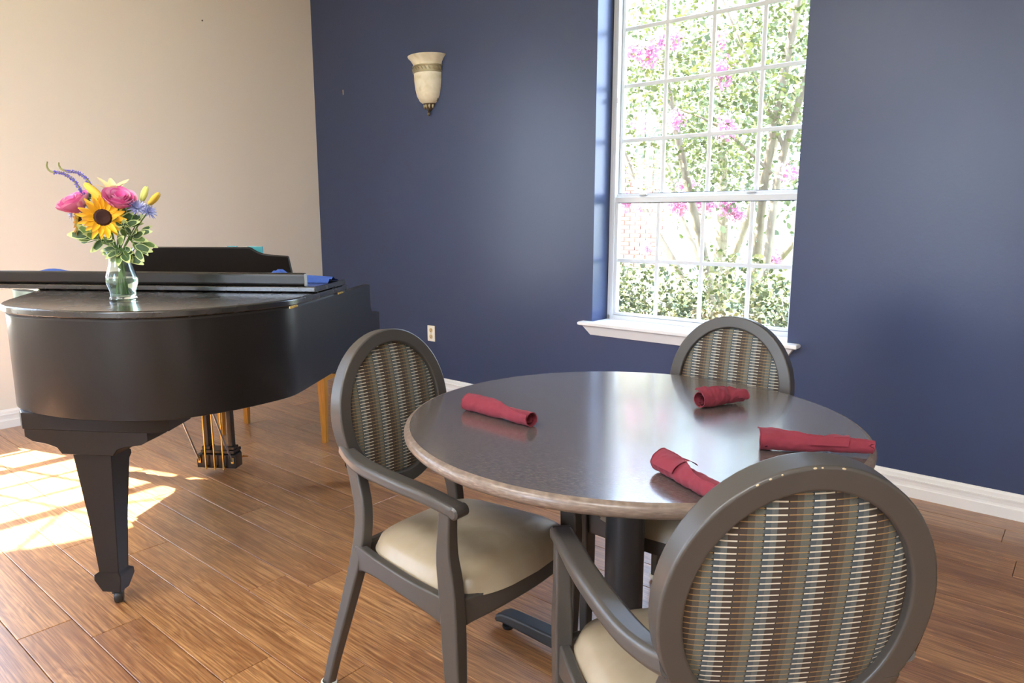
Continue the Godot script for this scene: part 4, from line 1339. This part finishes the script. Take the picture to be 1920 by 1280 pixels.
func tree(called: String, label: String, at: Vector3, stems: Array, clumps: Array, blooms: Array, leaves: int) -> void:
	var t := thing(called, label, "tree", at, 0.0, "crape myrtle trees outside the window")
	for s in stems:
		var pts := []
		for q in s[0]:
			pts.append(q)
		var path := catmull(pts, 5)
		var rad := []
		for i in path.size():
			rad.append(lerpf(s[1], s[2], float(i) / (path.size() - 1)))
		put("trunk" if s[1] > 0.03 else "branch", Geo.new().tube(path, rad, 9), M.bark, t)
	var xf := []
	var col := PackedColorArray()
	for c in clumps:                                   # [centre, spread]
		for k in leaves:
			var d: Vector3 = Vector3(rng.randfn(), rng.randfn() * 0.8, rng.randfn()) * c[1] * 0.5
			var b := rand_basis().scaled(Vector3.ONE * rng.randf_range(0.035, 0.062))
			xf.append(Transform3D(b, c[0] + d))
			var g := rng.randf()
			col.append(Color(0.06, 0.08, 0.022).lerp(Color(0.18, 0.19, 0.055), g * g))
	scatter("leaves", t, M.leaf_mesh, M.leaf_out, xf, col)
	for q in blooms:
		var o := put("flower_cluster", M.bloom_mesh, M.bloom, t)
		o.transform = Transform3D(rand_basis().scaled(Vector3.ONE * q[1]), q[0])

func outdoors() -> void:
	rng.seed = 99
	M.leaf_mesh = leaf_card()
	M.leaf_out = flower_mat(Color.WHITE, 0.6)
	M.leaf_out.vertex_color_use_as_albedo = true
	M.bark = mat(Color.WHITE, 0.8)
	M.bark.albedo_texture = noise_tex(0.02, 256, [[0.0, 0.5, 1.0], [c8(96, 80, 62), c8(124, 108, 86), c8(150, 136, 114)]], 61, 3)
	M.bark.uv1_triplanar = true
	M.bark.uv1_scale = Vector3(3, 1, 3)
	M.bloom = flower_mat(c8(196, 104, 160), 0.5)
	M.grass = mat(c8(84, 100, 52), 0.9)
	M.brick = [mat(c8(136, 84, 74), 0.85), mat(c8(122, 72, 66), 0.85), mat(c8(150, 98, 86), 0.85)]
	M.mortar = mat(c8(160, 152, 144), 0.9)
	var bl := Geo.new()
	for k in 130:
		var d := Vector3(rng.randfn(), rng.randfn() * 1.2, rng.randfn()) * 0.42
		d = d.limit_length(1.0)
		bl.at(d, rand_basis().scaled(Vector3.ONE * 0.3))
		var c := bl.vert(Vector3(0, -0.15, 0), Vector3.UP)
		var id := []
		for j in 7:
			var a := TAU * j / 7.0
			id.append(bl.vert(Vector3(cos(a) * 0.5, 0.12 * (j % 2), sin(a) * 0.5), Vector3.UP))
		for j in 7:
			bl.tri(c, id[j], id[(j + 1) % 7])
	M.bloom_mesh = bl.mesh()
	var gr := put("ground", Geo.new().box(Vector3(0, -0.45, -10), Vector3(60, 0.2, 60), 0.01), M.grass)
	gr.set_meta("kind", "structure")
	gr.set_meta("label", "sunlit lawn around the building")
	# crape myrtles: stems given in metres about each tree's foot
	tree("crape_myrtle", "crape myrtle with several pale stems and pink blooms nearest the window", Vector3(2.25, -0.35, -2.9),
		[[[Vector3(0, 0, 0), Vector3(-0.12, 0.9, 0), Vector3(-0.35, 1.9, 0.1), Vector3(-0.75, 3.2, 0)], 0.06, 0.03],
		[[Vector3(0.1, 0, 0), Vector3(0.25, 1.0, -0.1), Vector3(0.35, 2.0, 0), Vector3(0.6, 3.6, 0.1)], 0.055, 0.03],
		[[Vector3(0.2, 0, 0.1), Vector3(0.42, 1.1, 0.1), Vector3(0.5, 2.2, 0.0), Vector3(0.95, 3.8, 0)], 0.05, 0.026],
		[[Vector3(-0.05, 0.2, 0.1), Vector3(-0.3, 1.0, 0.2), Vector3(-0.75, 1.7, 0.2), Vector3(-1.3, 2.8, 0.1)], 0.045, 0.02],
		[[Vector3(0.4, 2.0, 0), Vector3(0.0, 2.4, 0.2), Vector3(-0.4, 2.6, 0.3)], 0.018, 0.006],
		[[Vector3(0.5, 2.2, 0), Vector3(0.2, 2.9, 0.1), Vector3(-0.1, 3.6, 0.2)], 0.02, 0.008]],
		clump_list(Vector3(-0.25, 2.75, 0), Vector3(1.45, 1.35, 0.8), 80), bloom_list([[1215, 95], [1240, 75], [1265, 72], [1215, 110], [1185, 95], [1350, 75], [1352, 145], [1266, 225], [1362, 240], [1480, 320], [1205, 232], [1355, 128]], Vector3(2.25, -0.35, -2.9), -2.2, 0.09), 110)
	tree("crape_myrtle_001", "crape myrtle with low pink blooms above the hedge", Vector3(1.55, -0.35, -4.4),
		[[[Vector3(0, 0, 0), Vector3(0.05, 0.8, 0), Vector3(0.3, 1.6, 0), Vector3(0.75, 3.0, 0)], 0.07, 0.03],
		[[Vector3(0.1, 0, 0), Vector3(-0.1, 0.9, 0.1), Vector3(-0.5, 1.7, 0.1), Vector3(-0.9, 2.9, 0)], 0.06, 0.03],
		[[Vector3(0.15, 0.1, 0), Vector3(0.5, 0.9, 0), Vector3(0.95, 1.5, 0.1), Vector3(1.3, 2.6, 0)], 0.05, 0.02]],
		clump_list(Vector3(-0.1, 3.0, 0), Vector3(1.7, 1.7, 0.8), 70), bloom_list([[1290, 355], [1265, 385], [1200, 385], [1375, 395], [1385, 405], [1212, 465], [1330, 385], [1448, 485], [1280, 385], [1310, 380], [1172, 380], [1365, 385]], Vector3(1.55, -0.35, -4.4), -3.2, 0.1), 110)
	var nb := 0
	for q in [Vector3(-1.6, -0.35, -11.5), Vector3(0.9, -0.35, -12.0), Vector3(-4.4, -0.35, -13.0)]:
		var bt := thing("shade_tree" if nb == 0 else "shade_tree_00%d" % nb, ["leafy shade tree far behind the crape myrtles, beside the brick house", "leafy shade tree far behind the crape myrtles, clear of the brick house", "leafy shade tree standing behind the brick house"][nb], "tree", q, 0.0, "shade trees far outside the window")
		put("trunk", Geo.new().tube([Vector3.ZERO, Vector3(0.05, 1.5, 0), Vector3(-0.05, 3.5, 0)], [0.16, 0.13, 0.08], 9), M.bark, bt)
		var bx := []
		var bc := PackedColorArray()
		for k2 in 2600:
			var d := Vector3(rng.randfn(), rng.randfn(), rng.randfn()).limit_length(2.2)
			bx.append(Transform3D(rand_basis().scaled(Vector3.ONE * rng.randf_range(0.1, 0.2)), Vector3(0, 3.9, 0) + d * Vector3(0.95, 1.35, 0.8)))
			var g := rng.randf()
			bc.append(Color(0.06, 0.085, 0.035).lerp(Color(0.16, 0.18, 0.08), g))
		scatter("leaves", bt, M.leaf_mesh, M.leaf_out, bx, bc)
		nb += 1
	# hedge of clipped shrubs under the window
	var k := 0
	for x in [1.75, 2.35, 2.95, 3.5]:
		var h := thing("hedge_shrub" if k == 0 else "hedge_shrub_00%d" % k, "rounded light green hedge shrub below the window", "shrub", Vector3(x, -0.35, -1.45 + 0.1 * (k % 2)), 0.0, "hedge shrubs below the window")
		put("stem", Geo.new().tube([Vector3.ZERO, Vector3(0.03, 0.5, 0), Vector3(-0.05, 0.9, 0.02)], [0.03, 0.02, 0.01], 7), M.bark, h)
		var xf := []
		var col := PackedColorArray()
		for j in 3800:
			var d := Vector3(rng.randfn(), rng.randfn(), rng.randfn()).normalized() * pow(rng.randf(), 0.3)
			xf.append(Transform3D(rand_basis().scaled(Vector3.ONE * rng.randf_range(0.025, 0.05)), Vector3(0, 0.72, 0) + d * Vector3(0.48, 0.62 + 0.06 * sin(x * 7.0), 0.5)))
			var g := rng.randf()
			col.append(Color(0.045, 0.065, 0.02).lerp(Color(0.19, 0.19, 0.075), g * g))
		scatter("leaves", h, M.leaf_mesh, M.leaf_out, xf, col)
		k += 1
	# brick house beyond the trees
	var b := thing("brick_house", "pinkish red brick house wall beyond the trees", "building", Vector3(-2.6, -0.35, -8.2))
	put("mortar_wall", Geo.new().box(Vector3(0, 2.6, -0.15), Vector3(3.0, 5.2, 0.3), 0.01), M.mortar, b)
	var bm := Geo.new().box(Vector3.ZERO, Vector3(0.215, 0.066, 0.03), 0.004).mesh()
	for r in 26:
		for q in 11:
			var x := -1.5 + 0.113 + q * 0.228 + (0.114 if r % 2 == 1 else 0.0)
			if x > 1.4:
				continue
			var o := put("brick", bm, M.brick[rng.randi() % 3], b)
			o.position = Vector3(x + 0.25, 0.75 + r * 0.078, 0.008)

func clump_list(c: Vector3, s: Vector3, n: int) -> Array:
	var out := []
	for k in n:
		var d := Vector3(rng.randfn(), rng.randfn(), rng.randfn())
		var at := c + d.limit_length(2.0) * s * 0.6
		if at.y > 1.95:
			out.append([at, rng.randf_range(0.26, 0.46)])
	return out

# blooms seen at these photo pixels, at the depth of the tree's outer foliage
func bloom_list(px: Array, foot: Vector3, z: float, r: float) -> Array:
	var out := []
	for q in px:
		var d := pixel_ray(q[0], q[1])
		var t: float = (z - CAM.z) / d.z
		out.append([CAM + d * t - foot, r * rng.randf_range(0.75, 1.25)])
	return out

const CAM := Vector3(5.03, 1.25, 3.527)

func pixel_ray(px: float, py: float) -> Vector3:
	var f := 640.0 / tan(deg_to_rad(51.5 / 2.0))
	return Basis.from_euler(Vector3(deg_to_rad(-9.8), deg_to_rad(40.0), 0)) * Vector3((px - 960.0) / f, -(py - 640.0) / f, -1.0)

# ---------------------------------------------------------------- added fill lamps
func added_fill_panel(called: String, label: String, at: Vector3, size: Vector2, energy: float) -> void:  # unseen panels added to brighten the room, not known fixtures
	var o := thing(called, label, "added fill light", at, 0.0, "added ceiling fill panels")
	put("housing", Geo.new().box(Vector3(0, -0.03, 0), Vector3(size.x + 0.06, 0.06, size.y + 0.06), 0.006), M.trim, o)
	var glow := mat(Color.WHITE, 0.5)
	glow.emission_enabled = true
	glow.emission = Color(0.99, 0.995, 1.0)
	glow.emission_energy_multiplier = 1.5
	put("diffuser", Geo.new().box(Vector3(0, -0.066, 0), Vector3(size.x, 0.012, size.y), 0.004), glow, o)
	var l := AreaLight3D.new()
	l.name = "fill_light"
	l.area_size = size
	l.light_color = Color(0.99, 0.995, 1.0)
	l.light_energy = energy
	l.area_range = 12.0
	l.shadow_enabled = true
	o.add_child(l)
	l.position = Vector3(0, -0.08, 0)
	l.rotation.x = -PI / 2

func _ready() -> void:
	# camera
	var cam := Camera3D.new()
	cam.name = "camera"
	cam.fov = 51.5
	cam.near = 0.05
	cam.far = 200.0
	add_child(cam)
	cam.position = CAM
	cam.rotation = Vector3(deg_to_rad(-9.8), deg_to_rad(40.0), 0)
	cam.current = true
	# sky
	var env := Environment.new()
	var sky := Sky.new()
	var sm := ProceduralSkyMaterial.new()
	sm.sky_top_color = Color(0.70, 0.82, 0.985)
	sm.sky_horizon_color = Color(0.90, 0.945, 1.0)
	sm.ground_bottom_color = Color(0.5, 0.52, 0.45)
	sm.ground_horizon_color = Color(0.8, 0.82, 0.8)
	sm.sky_energy_multiplier = 1.0
	sky.sky_material = sm
	env.background_mode = Environment.BG_SKY
	env.sky = sky
	env.background_energy_multiplier = 11.0
	env.tonemap_mode = Environment.TONE_MAPPER_LINEAR
	env.tonemap_exposure = 1.52
	env.sdfgi_enabled = true
	env.ssao_enabled = true
	env.ssil_enabled = true
	var we := WorldEnvironment.new()
	we.name = "environment"
	we.environment = env
	add_child(we)
	# sun: read off the muntin shadows in the patch of light on the floor
	var sun := DirectionalLight3D.new()
	sun.name = "sun"
	add_child(sun)
	sun.look_at_from_position(Vector3.ZERO, Vector3(0.80, -1.0, -0.27))
	sun.light_energy = 16.0
	sun.light_color = Color(1.0, 0.97, 0.92)
	sun.light_angular_distance = 0.6
	sun.shadow_enabled = true
	materials()
	room()
	tall_window()
	added_fill_panel("added_fill_panel", "added fill light panel on the ceiling above the dining side", Vector3(5.2, ROOM_Y, 4.7), Vector2(1.2, 1.2), 5.0)
	added_fill_panel("added_fill_panel_001", "added fill light panel on the ceiling towards the piano side", Vector3(3.0, ROOM_Y, 4.7), Vector2(1.2, 1.2), 5.0)
	outdoors()
	piano()
	piano_things()
	bench()
	table()
	chairs()
	napkins()
	sconce()
	small_wall_things()
	bouquet()
